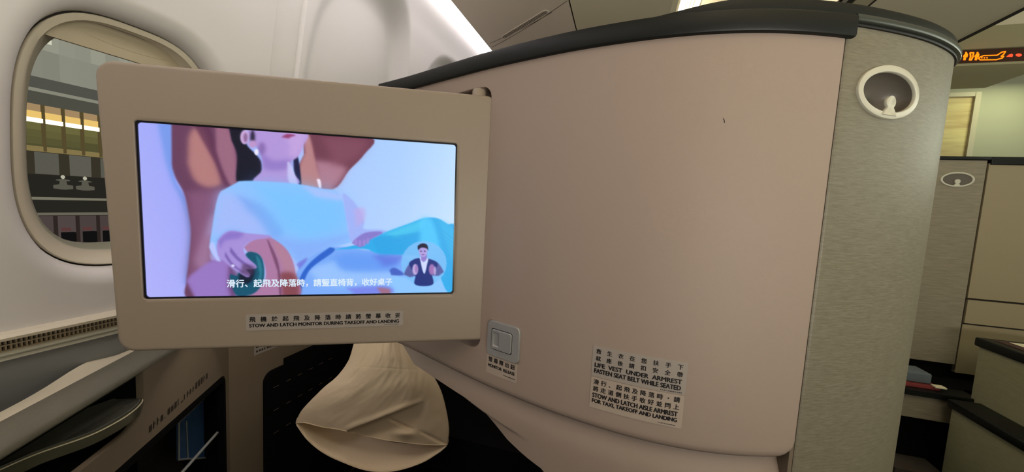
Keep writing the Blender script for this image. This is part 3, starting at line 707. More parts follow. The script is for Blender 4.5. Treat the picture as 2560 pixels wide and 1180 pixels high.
# hinge knuckle at the shell side
kz = [1.3255, 0.912]
for z_, d in ((1.325, 1), (0.912, -1)):
    p = np.array(mp(0.474, 0, -0.014)); p[2] = z_+(0.004 if d > 0 else 0.012)
    mk('hinge_knuckle', *loft([[tuple(p+np.array([r*math.cos(t), r*math.sin(t), h*d])) for t in np.linspace(0, 2*math.pi, 20, endpoint=False)] for h, r in ((-0.01, 0.0115), (0.007, 0.0115), (0.010, 0.0095), (0.011, 0.004))]), M['housing'], mon)
mk('hinge_leaf', *slab(lambda a, b, s: mp(a, b, -0.010-(0.008 if s else 0)), [0.44, 0.497], [-0.072, 0.31]), M['black'], mon, False)
# placard under the screen
q0, q1 = 0.1276, 0.3578
def mplac(a, b, o):   # slight tilt as stuck on
    return mp(a, -b, 0.003+o)
placard('monitor_placard', mon, q0, q1, -0.3017, -0.2764, M['placard'],
        [('cjk', '飛機於起飛及降落時請將螢幕收妥', 0.02, 0.98, 0.13, 0.47, 0.05), ('lat', 'STOW AND LATCH MONITOR DURING TAKEOFF AND LANDING', 0.02, 0.97, 0.58, 0.79, 0.045), ('tick', '', 0.87, 0.97, 0.87, 0.91, 0)], mplac, 'grey sticker reading STOW AND LATCH MONITOR', M['ink'])

# --- the picture on the screen: a mesh grid whose pixels carry the film frame
H3 = np.linalg.inv(ROT)
def q2uv(cx, cy):
    """position on the screen (metres right, metres down) of a point read off the 2077x1180 study crop"""
    r = ray(300+np.asarray(cx)/2.3602, 280+np.asarray(cy)/2.36) if np.isscalar(cx) else None
    t = ((MO-EYE)@MN)/(r@MN); P = EYE+r*t; return float((P-MO)@MU), float(-(P-MO)@MW)
NX, NY = 500, 282
gu, gv = np.meshgrid(np.linspace(0, SW, NX), np.linspace(0, SH, NY))
def sdpoly(P):
    P = np.array([q2uv(*p) for p in P]); d = np.full(gu.shape, 1e9); ins = np.zeros(gu.shape, bool); n = len(P)
    for i in range(n):
        a, b = P[i], P[(i+1) % n]; e = b-a; wx_, wy_ = gu-a[0], gv-a[1]
        t = np.clip((wx_*e[0]+wy_*e[1])/(e@e+1e-12), 0, 1); d = np.minimum(d, np.hypot(wx_-e[0]*t, wy_-e[1]*t))
        c = ((a[1] > gv) != (b[1] > gv)); xi = (b[0]-a[0])*(gv-a[1])/((b[1]-a[1]) if abs(b[1]-a[1]) > 1e-12 else 1e-12)+a[0]
        ins ^= c & (gu < xi)
    return np.where(ins, -d, d)
img = np.zeros((NY, NX, 3))
UM = SW/1850.0
def over(al, col):
    global img
    img = img*(1-al[..., None])+np.array(col, float)/255*al[..., None]
def smooth_poly(P):
    return [tuple(p) for p in catmull([P[-1]]+list(P)+[P[0]], 5)[5:-6]]
def sh(P, col, soft=2.5, op=1.0, rnd_=True):
    d = sdpoly(smooth_poly(P) if rnd_ else P)/UM
    over(op/(1+np.exp(np.clip(d/max(soft*0.5, 0.4), -30, 30))), col)
def el(cx, cy, rx, ry, col, soft=2.5, op=1.0):
    sh([(cx+rx*math.cos(t), cy+ry*math.sin(t)) for t in np.linspace(0, 2*math.pi, 22, endpoint=False)], col, soft, op, False)
# backdrop
fu, fv = gu/SW, gv/SH
for c_ in range(3):
    l_ = np.interp(fu, [0, .12, .5, .8, 1], [(165, 158, 165, 172, 190)[i] if c_ == 0 else ((172, 168, 198, 208, 222)[i] if c_ == 1 else (250, 250, 255, 255, 255)[i]) for i in range(5)])
    img[..., c_] = (l_+fv*(12 if c_ == 0 else 6 if c_ == 1 else 0))/255
sh([(220, 70), (310, 70), (320, 380), (395, 520), (430, 740), (405, 900), (385, 1000), (378, 980), (398, 740), (372, 560), (300, 400), (255, 250)], (110, 150, 232), 14, .8)
sh([(300, 70), (645, 95), (700, 200), (695, 420), (590, 480), (560, 600), (540, 750), (530, 870), (610, 880), (650, 920), (650, 1100), (400, 1100), (388, 1000), (400, 900), (415, 720), (402, 600), (375, 480), (322, 380), (300, 280)], (104, 62, 92), 5)
sh([(395, 480), (590, 470), (560, 600), (540, 760), (530, 870), (470, 960), (400, 960), (415, 740), (405, 600)], (140, 92, 128), 30, .75)
sh([(520, 640), (550, 640), (530, 900), (480, 930), (440, 880), (470, 780)], (168, 130, 168), 22, .7)
sh([(400, 160), (430, 100), (490, 100), (540, 230), (590, 390), (575, 435), (500, 440), (430, 390), (392, 270)], (180, 124, 124), 16)
sh([(440, 90), (530, 95), (600, 330), (650, 420), (620, 430), (540, 260)], (92, 46, 78), 10, .8)
sh([(560, 95), (640, 100), (682, 260), (682, 410), (645, 425), (600, 330), (560, 200)], (160, 108, 132), 10, .9)
sh([(640, 85), (730, 100), (745, 190), (800, 250), (832, 300), (828, 380), (790, 408), (700, 412), (683, 380), (688, 250), (650, 150)], (14, 16, 36), 5)
sh([(1075, 120), (1480, 150), (1440, 250), (1350, 345), (1255, 455), (1060, 425), (1050, 330), (1090, 230)], (112, 60, 80), 4)
sh([(1150, 290), (1330, 330), (1255, 455), (1180, 445), (1150, 380)], (190, 140, 160), 22, .8)
sh([(1200, 160), (1440, 170), (1380, 280), (1240, 300)], (140, 84, 104), 30, .6)
sh([(1085, 130), (1120, 150), (1160, 330), (1182, 440), (1060, 425), (1058, 320), (1095, 220)], (184, 130, 134), 8)
sh([(1160, 400), (1180, 400), (1186, 445), (1170, 445)], (250, 230, 250), 4)
sh([(1020, 255), (1048, 262), (1068, 420), (1045, 418), (1020, 330)], (18, 22, 60), 4)
sh([(745, 95), (1088, 118), (1078, 200), (1050, 262), (1000, 300), (1012, 350), (1048, 425), (790, 415), (838, 340), (830, 250), (800, 200), (760, 160)], (178, 150, 218), 4)
sh([(830, 250), (905, 285), (1000, 285), (1000, 330), (900, 345), (838, 320)], (142, 116, 196), 16, .8)
sh([(960, 110), (1088, 120), (1078, 205), (1045, 255), (1000, 250), (1000, 180)], (202, 168, 226), 18, .7)
sh([(985, 300), (1008, 310), (1046, 425), (1000, 420), (985, 360)], (206, 204, 248), 6, .8)
sh([(955, 148), (985, 128), (1030, 136), (1010, 146), (985, 156)], (150, 66, 116), 5)
el(733, 148, 26, 42, (208, 172, 222), 4); el(738, 150, 12, 26, (120, 84, 130), 6, .8); el(780, 150, 14, 40, (24, 20, 44), 8, .9); el(780, 188, 24, 22, (190, 150, 205), 6); el(835, 215, 22, 34, (120, 90, 160), 12, .7); el(803, 236, 12, 18, (235, 232, 252), 3)
sh([(700, 408), (900, 412), (1050, 425), (1180, 450), (1290, 478), (1330, 600), (1345, 700), (1375, 760), (1240, 805), (1130, 860), (1060, 900), (1000, 840), (880, 745), (760, 735), (650, 700), (590, 740), (570, 860), (528, 800), (542, 680), (568, 530), (605, 455)], (142, 194, 255), 4)
sh([(568, 530), (610, 470), (740, 520), (820, 620), (870, 720), (760, 730), (650, 700), (580, 720), (540, 690)], (168, 186, 250), 34, .85)
sh([(700, 500), (850, 560), (960, 700), (900, 740), (820, 640), (730, 560)], (110, 158, 240), 24, .6)
sh([(800, 430), (1280, 490), (1320, 680), (1100, 760), (900, 640)], (112, 196, 255), 60, .6)
sh([(1080, 440), (1290, 480), (1300, 520), (1120, 490)], (182, 194, 252), 14, .7)
sh([(900, 740), (1100, 760), (1350, 730), (1240, 800), (1060, 890), (1000, 830)], (130, 165, 248), 30, .6)
sh([(1310, 490), (1370, 520), (1420, 590), (1440, 650), (1440, 690), (1545, 695), (1560, 715), (1380, 765), (1345, 700)], (160, 180, 248), 6)
sh([(1380, 580), (1440, 570), (1440, 640), (1385, 670)], (190, 170, 232), 12, .7)
sh([(1060, 900), (1240, 800), (1450, 815), (1650, 840), (1720, 900), (1830, 1065), (1050, 1085), (1040, 960)], (124, 172, 250), 5)
sh([(1180, 900), (1330, 830), (1560, 850), (1640, 900), (1500, 960), (1300, 940)], (92, 150, 244), 26, .7)
sh([(1120, 940), (1250, 880), (1330, 940), (1600, 950), (1590, 1010), (1340, 1030), (1150, 1010)], (158, 200, 255), 22, .8)
sh([(1500, 850), (1660, 850), (1620, 900), (1540, 905)], (92, 110, 220), 20, .7)
sh([(1600, 960), (1750, 985), (1970, 980), (1960, 1075), (1560, 1075), (1600, 1010)], (140, 198, 255), 12)
sh([(1590, 935), (1620, 920), (1670, 950), (1660, 965), (1590, 960)], (60, 90, 190), 5, .9)
sh([(1340, 1040), (1580, 1030), (1590, 1075), (1350, 1075)], (120, 125, 232), 12, .8)
sh([(1520, 1040), (1585, 1045), (1590, 1075), (1530, 1072)], (165, 105, 120), 10, .9)
sh([(1235, 800), (1262, 822), (1130, 920), (1085, 1000), (1060, 1085), (1045, 1080), (1060, 980), (1110, 900), (1190, 830)], (44, 100, 205), 4)
sh([(1040, 900), (1100, 862), (1090, 890), (1050, 930)], (110, 112, 215), 6, .8)
# blanket
sh([(1370, 790), (1480, 750), (1560, 712), (1700, 660), (1790, 628), (1868, 626), (1930, 660), (1985, 700), (1985, 1075), (1930, 1060), (1880, 960), (1800, 860), (1650, 842), (1520, 835), (1440, 808), (1250, 812)], (44, 172, 236), 4)
sh([(1560, 720), (1790, 640), (1760, 700), (1600, 740)], (90, 214, 244), 14, .6)
sh([(1770, 640), (1840, 640), (1885, 800), (1850, 860), (1780, 850), (1760, 760)], (84, 204, 255), 14, .8)
sh([(1880, 640), (1985, 720), (1985, 900), (1930, 800)], (58, 188, 240), 10, .6)
for i in range(13):
    y = 745+i*9; sh([(1480+i*4, y), (1600, y-12), (1760, y-30+i*2), (1760, y-27+i*2), (1600, y-8), (1480+i*4, y+3)], (30, 140, 215), 3, .45)
for i in range(14):
    sh([(1890+i*3, 690+i*24), (1985, 760+i*24), (1985, 764+i*24), (1890+i*3, 694+i*24)], (34, 150, 220), 3, .45)
sh([(1368, 775), (1400, 740), (1450, 712), (1530, 705), (1545, 718), (1480, 752), (1430, 795), (1395, 790)], (136, 122, 206), 4)
for x, y in ((1390, 770), (1415, 775), (1440, 772), (1462, 762)): el(x, y, 8, 20, (160, 140, 215), 4, .8)
# armrest, hand
sh([(390, 1000), (450, 935), (560, 870), (650, 900), (660, 1100), (405, 1100)], (152, 120, 196), 10)
sh([(640, 920), (700, 960), (690, 1090), (655, 1090), (630, 1000)], (90, 50, 90), 14, .7)
sh([(728, 800), (790, 750), (870, 735), (960, 790), (1010, 860), (1035, 960), (1052, 1085), (760, 1085), (850, 1000), (850, 900), (810, 840), (745, 830)], (172, 122, 164), 4)
sh([(900, 770), (960, 800), (1010, 880), (1035, 960), (1050, 1085), (980, 1085), (970, 950), (930, 840)], (178, 128, 150), 10, .8)
sh([(940, 960), (1030, 960), (1052, 1085), (940, 1085)], (126, 62, 70), 14, .85)
sh([(870, 770), (880, 770), (935, 900), (950, 1085), (940, 1085), (922, 905)], (110, 66, 100), 4, .8)
sh([(740, 838), (800, 832), (838, 870), (850, 950), (835, 1020), (780, 1075), (690, 1085), (655, 1020), (648, 960), (700, 960)], (18, 84, 112), 4)
sh([(700, 960), (780, 910), (790, 960), (760, 1010), (690, 1010)], (10, 24, 48), 8)
sh([(800, 850), (828, 880), (838, 950), (822, 1010), (810, 1000), (822, 940)], (46, 130, 150), 5, .8)
sh([(575, 850), (572, 770), (640, 706), (740, 715), (875, 728), (880, 742), (790, 757), (730, 795), (742, 850), (800, 905), (795, 925), (745, 930), (765, 960), (745, 975), (680, 935), (620, 890)], (166, 144, 218), 4)
sh([(575, 760), (640, 706), (720, 716), (700, 745), (620, 760), (585, 800)], (128, 106, 196), 12, .7)
for P in (((650, 800), (700, 860), (770, 915), (760, 920), (690, 875), (640, 815)), ((620, 830), (660, 890), (720, 940), (712, 944), (650, 898), (612, 840))): sh(P, (110, 84, 165), 5, .8)
sh([(720, 900), (790, 915), (765, 970), (700, 940)], (80, 52, 92), 10, .7); el(664, 908, 9, 7, (225, 225, 255), 3)
sh([(525, 800), (548, 770), (575, 850), (590, 880), (560, 870)], (186, 196, 252), 5)
# sign-language interpreter in a round inset
el(1793, 893, 135, 132, (122, 190, 248), 3, .92)
sh([(1675, 960), (1705, 900), (1740, 890), (1745, 960), (1700, 975)], (84, 92, 160), 4); sh([(1910, 945), (1875, 890), (1845, 890), (1840, 960), (1890, 965)], (84, 92, 160), 4)
sh([(1705, 900), (1730, 872), (1768, 862), (1815, 866), (1858, 880), (1875, 905), (1842, 950), (1848, 1015), (1790, 1028), (1738, 1015), (1742, 960)], (22, 44, 122), 3)
sh([(1768, 860), (1816, 864), (1812, 900), (1797, 955), (1780, 920)], (206, 218, 255), 3)
sh([(1775, 840), (1808, 840), (1808, 870), (1790, 885), (1775, 868)], (140, 124, 205), 3); el(1788, 822, 25, 34, (176, 158, 226), 3)
sh([(1760, 815), (1758, 790), (1785, 776), (1812, 785), (1818, 815), (1810, 806), (1785, 800), (1768, 806)], (16, 14, 46), 3)
for x in (1776, 1798): el(x, 822, 5, 3, (40, 30, 80), 2)
el(1788, 842, 8, 3, (120, 80, 150), 2); el(1742, 930, 17, 32, (196, 176, 226), 4); el(1748, 925, 9, 24, (150, 110, 180), 5, .8); el(1840, 930, 18, 32, (158, 112, 180), 4); el(1858, 938, 7, 26, (200, 180, 230), 4, .8)
rng = np.random.default_rng(5); img = np.clip(img+rng.normal(0, 0.006, img.shape), 0, 1)
lin_img = np.where(img <= 0.04045, img/12.92, ((img+0.055)/1.055)**2.4)
off = np.array(parent_loc(mon))
Vs = [tuple(np.array(mp(u, v, -0.0012))-off) for v in np.linspace(0, SH, NY) for u in np.linspace(0, SW, NX)]
Fs = [(j*NX+i, (j+1)*NX+i, (j+1)*NX+i+1, j*NX+i+1) for j in range(NY-1) for i in range(NX-1)]
me = bpy.data.meshes.new('screen'); me.from_pydata(Vs, [], Fs)
at = me.color_attributes.new('film', 'FLOAT_COLOR', 'POINT')
buf = np.ones((NX*NY, 4), np.float32); buf[:, :3] = lin_img.reshape(-1, 3); at.data.foreach_set('color', buf.ravel())
ms = bpy.data.materials.new('screen_film'); ms.use_nodes = True; nt = ms.node_tree
bs = nt.nodes['Principled BSDF']; bs.inputs['Base Color'].default_value = (0.01, 0.01, 0.01, 1); bs.inputs['Roughness'].default_value = 0.35; bs.inputs['Specular IOR Level'].default_value = 0.15
ca = nt.nodes.new('ShaderNodeAttribute'); ca.attribute_name = 'film'
nt.links.new(ca.outputs['Color'], bs.inputs['Emission Color']); bs.inputs['Emission Strength'].default_value = 1.0
scr = link('screen', me, ms, mon, False)
_g = line1('滑行、起飛及降落時，請豎直椅背，收好桌子', 0, 1, 0, 1)
sub = merge(*[([(x+a*0.0013, y+b*0.025) for x, y in _g[0]], _g[1]) for a, b in ((0, 0), (1, 0), (-1, 0), (0, 1), (0, -1))])
# caption placed along its own slightly offset baseline on the screen
u0, v0 = q2uv(630, 1037); u1, v1 = q2uv(1606, 1024); uh, vh = q2uv(630, 990)
mk('caption', *place(sub, lambda a, b: mp(u0+(u1-u0)*a, (v0+(v1-v0)*a)+(vh-v0)*b, -0.0006)), emit('caption_white', (225, 242, 255), 0.95), scr, False, fix=False)

# ================================================================== SIDE CONSOLE by the window
SD = np.array([-0.504, 0.864, 0.0]); ND = np.array([0.864, 0.504, 0.0])
def cp(s, n, z): return tuple(SD*s+ND*n+np.array([0, 0, z]))
def at_n(px, py, n):
    r = ray(px, py); P = EYE+r*(n/(r@ND)); return float(P@SD), float(P[2])
con = thing('side_console', 'cream window-side console with dark cubby and pocket below the monitor', 'console', cp(0.8, -0.52, 0))
def bump(s): return math.exp(-((s-0.84)/0.075)**2)
prof = lambda s: [(-0.60-0.006*bump(s), 0.790), (-0.601-0.006*bump(s), 0.800+0.009*bump(s)), (-0.585, 0.806), (-0.556, 0.8145), (-0.553, 0.815)]
ssr = np.linspace(0.05, 1.105, 50)
mk('console_top', *loft([[cp(s, n, z) for n, z in prof(s)]+[cp(s, -0.553, 0.79)] for s in ssr]), M['console'], con, sharp=50)
bol = [(-0.553, 0.815), (-0.540, 0.8185), (-0.526, 0.8185), (-0.513, 0.815), (-0.504, 0.809), (-0.4995, 0.801), (-0.5015, 0.797), (-0.515, 0.794), (-0.553, 0.794)]
mk('armrest_bolster', *loft([[cp(s, n, z) for n, z in bol] for s in np.linspace(0.05, 1.105, 20)]), M['bolster'], con, sharp=70)
# face with the cubby and the pocket openings (built from strips around them)
def plate(loop_out, n0, n1, m, name, par=con):
    return mk(name, *loft([[cp(s, n, z) for s, z in loop_out] for n in (n0, n1)]), m, par, sharp=40)
CZ1, CZ0, CS1 = 0.798, 0.703, 0.812       # cubby: top, bottom, far end
PZ1, PS1 = 0.650, 1.098                   # pocket: top, far end
def quarter(cs, cz, r, a0, a1, n=8): return [(cs+r*math.cos(math.radians(a0+(a1-a0)*k/n)), cz+r*math.sin(math.radians(a0+(a1-a0)*k/n))) for k in range(n+1)]
face = [(1.142, 0.10), (1.142, 0.80), (CS1, 0.80)]+quarter(CS1-0.045, CZ0+0.045, 0.045, 0, -90)+[(0.05, CZ0), (0.05, PZ1+0.002)]+quarter(PS1+0.012-0.02, PZ1-0.016, 0.020, 90, 0)+[(PS1+0.012, 0.10)]
mk('face_panel', *loft([[cp(s, -0.5-d, z) for s, z in face] for d in (0, 0.012)]), M['taupe'], con, smooth=False)
mk('cubby_liner', *merge(*[place(boxg(*b), lambda a, b_, c: cp(a, b_, c)) for b in ((0.05, 0.82, -0.594, -0.59, 0.69, 0.79), (0.05, 0.82, -0.594, -0.513, 0.692, 0.697), (0.815, 0.82, -0.594, -0.513, 0.69, 0.795), (0.05, .82, -.594, -.513, .786, .793))]), M['blackm'], con, False)
mk('pocket_liner', *merge(*[place(boxg(*b), lambda a, b_, c: cp(a, b_, c)) for b in ((0.05, 1.12, -0.66, -0.65, 0.1, 0.655), (1.11, 1.12, -0.65, -0.513, 0.1, 0.655), (0.05, 1.12, -0.65, -0.513, 0.655, 0.66), (0.05, 1.1, -.65, -.513, .1, .11))]), M['blackm'], con, False)
pr_ = [(0.05, PZ1)]+quarter(PS1+0.010-0.02, PZ1-0.018, 0.018, 90, 0)+[(PS1+0.010, 0.1)]
pi_ = [(0.05, PZ1-0.012)]+quarter(PS1-0.002-0.014, PZ1-0.026, 0.014, 90, 0)+[(PS1-0.002, 0.1)]
Vr = [cp(s, n, z) for n in (-0.4985, -0.515) for L in (pr_, pi_) for s, z in L]; k_ = len(pr_)
Fr = []
for i in range(k_-1):
    Fr += [(i, i+1, k_+i+1, k_+i), (2*k_+i, 3*k_+i, 3*k_+i+1, 2*k_+i+1), (k_+i, k_+i+1, 3*k_+i+1, 3*k_+i), (i, 2*k_+i, 2*k_+i+1, i+1)]
mk('pocket_rim', Vr, Fr, M['blackm'], con, sharp=40)
# worn lettering on the face, between the two openings
rnd = random.Random(8); geo = []
for i in range(19):
    s = 0.822+i*0.0108; zc = 0.671+0.012*i/19; h = rnd.uniform(0.012, 0.016)
    if i in (4, 9): h = 0.002
    for k in range(rnd.randint(1, 2)):
        a = s+k*0.0042; geo.append(([(a, zc), (a+0.0026, zc), (a+0.0034, zc+h), (a+0.0008, zc+h)], [(0, 1, 2, 3)]))
    if rnd.random() < .6: geo.append(([(s, zc+h*.45), (s+0.007, zc+h*.5), (s+0.007, zc+h*.5+.0018), (s, zc+h*.45+.0018)], [(0, 1, 2, 3)]))
mk('lettering', *place(merge(*geo), lambda a, b: cp(a, -0.4993, b)), M['ink2'], con, False, fix=False)
# smoked leaf sliding out of the cubby
rim = [(-60, 1190), (0, 1167), (93, 1128), (224, 1083), (300, 1045), (336, 1020), (352, 1004), (356, 995), (350, 985), (338, 980), (324, 979)]
LZ = 0.748
rp = [at_z(*p, LZ)[:2] for p in rim]; rp = catmull(rp, 6)
back = [np.array(cp(0.74, -0.60, 0))[:2], np.array(cp(0.30, -0.60, 0))[:2]]
def shrink(P, k): c = np.mean(P, axis=0); return [p+(c-p)/np.linalg.norm(c-p)*k for p in P]
L0 = list(rp)+back
leaf = thing('fold_out_leaf', 'smoked grey rounded leaf sliding out of the console cubby', 'tray', (float(np.mean([p[0] for p in L0])), float(np.mean([p[1] for p in L0])), LZ-0.03))
mk('leaf_top', *loft([[(p[0], p[1], z) for p in shrink(L0, k)] for k, z in ((0.004, LZ-0.004), (0.003, LZ-0.0005), (0.006, LZ), (0.012, LZ-0.002))]), M['leaf'], leaf, sharp=30)
mk('leaf_edge', *loft([[(p[0], p[1], z) for p in shrink(L0, k)] for k, z in ((0.008, LZ-0.024), (0.002, LZ-0.022), (0.0, LZ-0.006), (0.0015, LZ-0.0015), (0.004, LZ-0.003))]), M['leafedge'], leaf, sharp=30)
# things in the pocket: cover with the screen's blue reflection painted in, and a metal bar
sA_, zA_ = at_n(552, 975, -0.53); sB_, zB_ = at_n(440, 1150, -0.53)
mk('leaf_rim_glint', *tubeg([(p[0], p[1], LZ-0.004) for p in rp], 0.0011, 6), mat('leaf_glint_pale', (196, 188, 158), 0.25), leaf)  # pale tube draws the highlight along the leaf's edge
bc = thing('pocket_cover', 'glossy cover with painted blue screen reflection inside the dark console pocket', 'cover', cp(0.99, -0.55, 0.42))
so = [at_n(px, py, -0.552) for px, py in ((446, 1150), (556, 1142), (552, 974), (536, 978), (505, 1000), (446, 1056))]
plate(so, -0.556, -0.552, M['bluereflect'], 'cover_sheet', bc)
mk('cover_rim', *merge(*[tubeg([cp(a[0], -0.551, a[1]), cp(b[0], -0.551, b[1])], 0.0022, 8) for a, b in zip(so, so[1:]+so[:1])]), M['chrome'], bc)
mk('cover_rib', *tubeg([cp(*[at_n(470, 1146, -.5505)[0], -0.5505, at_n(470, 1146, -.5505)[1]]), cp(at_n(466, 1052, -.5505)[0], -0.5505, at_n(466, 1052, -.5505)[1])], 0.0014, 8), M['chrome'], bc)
ba, bb = at_n(545, 1080, -0.515), at_n(452, 1185, -0.515)
tag(mk('metal_bar', *tubeg([cp(ba[0], -0.515, ba[1]), cp(bb[0], -0.515, bb[1]), cp(bb[0]-.12, -0.515, bb[1]-.14)], 0.0035, 10), M['chrome']), 'thin metal bar leaning across the dark console pocket', 'bar')

# taupe panel beyond the console, the black footwell liner and the footwell
fp = thing('footwell_partition', 'dark taupe panel with black footwell liner behind the pillow', 'partition', (-1.0, 1.1, 0))
mk('side_sheet', *boxg(-1.015, -1.0, 0.722, 1.75, 0.0, 0.84), M['taupe'], fp, False)
st = [(0.822, 0.02)]+[(0.822+0.03*(1-math.cos(t)), 0.570+0.03*math.sin(t)) for t in np.linspace(0, math.pi/2, 8)]+[(0.893, 0.600), (0.893, 0.620), (1.74, 0.625), (1.74, 0.02)]
mk('liner', *loft([[(x, y, z) for y, z in st] for x in (-1.0, -0.992)]), M['blackm'], fp, smooth=False)
dsh = []
for z in (0.545, 0.47, 0.395):
    for i in range(6): dsh.append(boxg(-0.992, -0.9905, 0.85+i*0.045, 0.85+i*0.045+0.018, z-0.002+i*.0, z-.0006))
mk('stitching', *merge(*dsh), M['slot'], fp, False)
mk('warning_label', *boxg(-1.0, -0.9990, 0.795, 0.93, 0.667, 0.705), M['placard'], fp, False)
mk('lettering', *[place(merge(ticks(0.80, 0.92, 0.673, 0.680, 14, 5), ticks(0.80, 0.92, 0.686, 0.696, 9, 6)), lambda a, b: (-0.9986, a, b))][0], M['ink2'], fp, False, fix=False)
ft = thing('footwell', 'black footwell hollow under the seat shell holding the pillow', 'footwell', (-0.5, 1.2, 0))
mk('back_wall', *boxg(-0.985, 0.42, 1.70, 1.74, 0.0, 0.95), M['blackm'], ft, False)
mk('side_wall', *boxg(0.40, 0.44, 0.80, 1.70, 0.0, 0.95), M['blackm'], ft, False)
mk('foot_rest', *boxg(-0.985, 0.38, 1.0, 1.69, 0.30, 0.42), M['blackm'], ft, False)
mk('top_cover', *boxg(-0.98, 0.40, 1.15, 1.70, 0.86, 0.88), M['blackm'], ft, False)

# ================================================================== PILLOW
pil = thing('pillow', 'cream cotton pillow with open creased pillowcase end stuffed into the footwell', 'pillow', tuple(at_y(950, 1178, 0.93)))
PN = np.array([0.27, -0.96, 0.0]); PN /= np.linalg.norm(PN); PU = np.array([-PN[1], PN[0], 0.0]); PO = np.array([-0.52, 0.93, 0.0])
def pxl(px, py):
    r = ray(px, py); P = EYE+r*(((PO-EYE)@PN)/(r@PN)); return float((P-PO)@PU), float(P[2])
def P3(a, z, d):
    p = PO+PU*a+np.array([0, 0, z]); e = EYE-p; return tuple(p+e/np.linalg.norm(e)*d)
Lft = [pxl(*p) for p in ((896, 820), (884, 860), (870, 903), (842, 941), (809, 969), (766, 1012), (749, 1034), (739, 1057))]
Rgt = [pxl(*p) for p in ((1010, 815), (1030, 860), (1058, 900), (1084, 940), (1104, 980), (1117, 1030), (1123, 1075), (1119, 1112))]
lip = [pxl(*p) for p in ((739, 1057), (765, 1057), (800, 1066), (850, 1074), (900, 1086), (960, 1099), (1020, 1107), (1080, 1112), (1119, 1112))]
low_ = [pxl(*p) for p in ((739, 1058), (770, 1100), (810, 1132), (860, 1156), (920, 1176), (985, 1177), (1050, 1158), (1095, 1132), (1119, 1112))]
def res(P, n): 
    c = catmull(P, 12); s = np.concatenate([[0], np.cumsum(np.linalg.norm(np.diff(c, axis=0), axis=1))]); g_ = np.linspace(0, s[-1], n)
    return np.stack([np.interp(g_, s, c[:, 0]), np.interp(g_, s, c[:, 1])], 1)
NB, NA = 150, 190
Ls, Rs, Li = res(Lft, NB), res(Rgt, NB), res(lip, NA); Lo = res(low_, NA)
fa_, fb_ = np.array(pxl(885, 1071)), np.array(pxl(1042, 1010))          # overlapping fold line
from mathutils import noise as NZ
def wrk(a, b, k=0.0): return 0.006*NZ.noise(Vector((3.1*a+1.5*b, 2.2*b-1.2*a, 2.0+k)))+0.0030*NZ.noise(Vector((9*a+5*b, 5*b-4*a, 7.0+k)))+0.0012*NZ.noise(Vector((24*a+12*b, 11*b, 3.0+k)))
def frontp(i, j):
    b = j/(NB-1); a = i/(NA-1)
    base = Ls[j]*(1-a)+Rs[j]*a
    sag = (Li[i]-(Ls[-1]*(1-a)+Rs[-1]*a))*(b**3)
    q = base+sag
    d = 0.085*(math.sin(math.pi*a)**0.75)*(0.55+0.45*math.sin(math.pi*min(b*0.8+.15, 1)))*(1-0.35*b**4)
    d += 0.007*sstep(0, 1, b)*math.sin(9*a+2.5*b)*math.sin(math.pi*a)*b
    # creases radiating down from the neck
    d += 0.0016*math.sin(38*(a+0.5*b*(.5-a)))*sstep(0.02, 0.2, b)*(1-sstep(0.3, 0.5, b))*(1-sstep(0.2, 0.5, a))
    d += 0.0014*math.sin(19*b+6*a)*math.sin(math.pi*a)
    d += wrk(a, b)*math.sin(math.pi*a)**.4
    # folded layer: cloth left of / above the fold line lies on top
    e = fb_-fa_; L = np.linalg.norm(e); e = e/L; n = np.array([-e[1], e[0]]); w_ = q-fa_; t = (w_@e)/L; h = w_@n
    k = sstep(-0.35, 0.05, t)*(1-sstep(0.85, 1.15, t))
    d += k*(0.007*math.exp(-((h-0.004)/0.010)**2) if h > 0 else 0)-0.045*k*(1-0.6*sstep(0.3, 1.1, t))*(1-sstep(-0.0025, 0.0003, h))*sstep(-0.10, 0.0, h)
    # second pinch to the right
    f2a, f2b = np.array(pxl(975, 1048)), np.array(pxl(1030, 1072)); e2 = f2b-f2a; L2 = np.linalg.norm(e2); e2 = e2/L2; n2 = np.array([-e2[1], e2[0]]); w2 = q-f2a; t2 = w2@e2/L2; h2 = w2@n2
    d -= 0.008*math.exp(-(h2/0.004)**2)*sstep(-.2, .3, t2)*(1-sstep(.8, 1.1, t2))
    f3a, f3b = np.array(pxl(1055, 1080)), np.array(pxl(1112, 1110)); e3 = f3b-f3a; L3 = np.linalg.norm(e3); e3 = e3/L3; n3 = np.array([-e3[1], e3[0]]); w3 = q-f3a; t3 = w3@e3/L3; h3 = w3@n3
    d -= 0.007*math.exp(-(h3/0.005)**2)*sstep(-.2, .3, t3)*(1-sstep(.8, 1.1, t3))
    # puff between the pinches
    c0 = np.array(pxl(1010, 1085)); d += 0.013*math.exp(-((q[0]-c0[0])/0.030)**2-((q[1]-c0[1])/0.012)**2)
    # hem line
    d -= 0.0007*math.exp(-((b-0.34-.05*a)/0.008)**2)*math.sin(math.pi*a)
    return P3(q[0], q[1], d)
V = [frontp(i, j) for j in range(NB) for i in range(NA)]
Fc = [(j*NA+i, j*NA+i+1, (j+1)*NA+i+1, (j+1)*NA+i) for j in range(NB-1) for i in range(NA-1)]
front = mk('pillowcase_front', V, Fc, M['pillow'], pil, sharp=180)
sm = front.modifiers.new('thick', 'SOLIDIFY'); sm.thickness = 0.0015; sm.offset = -1
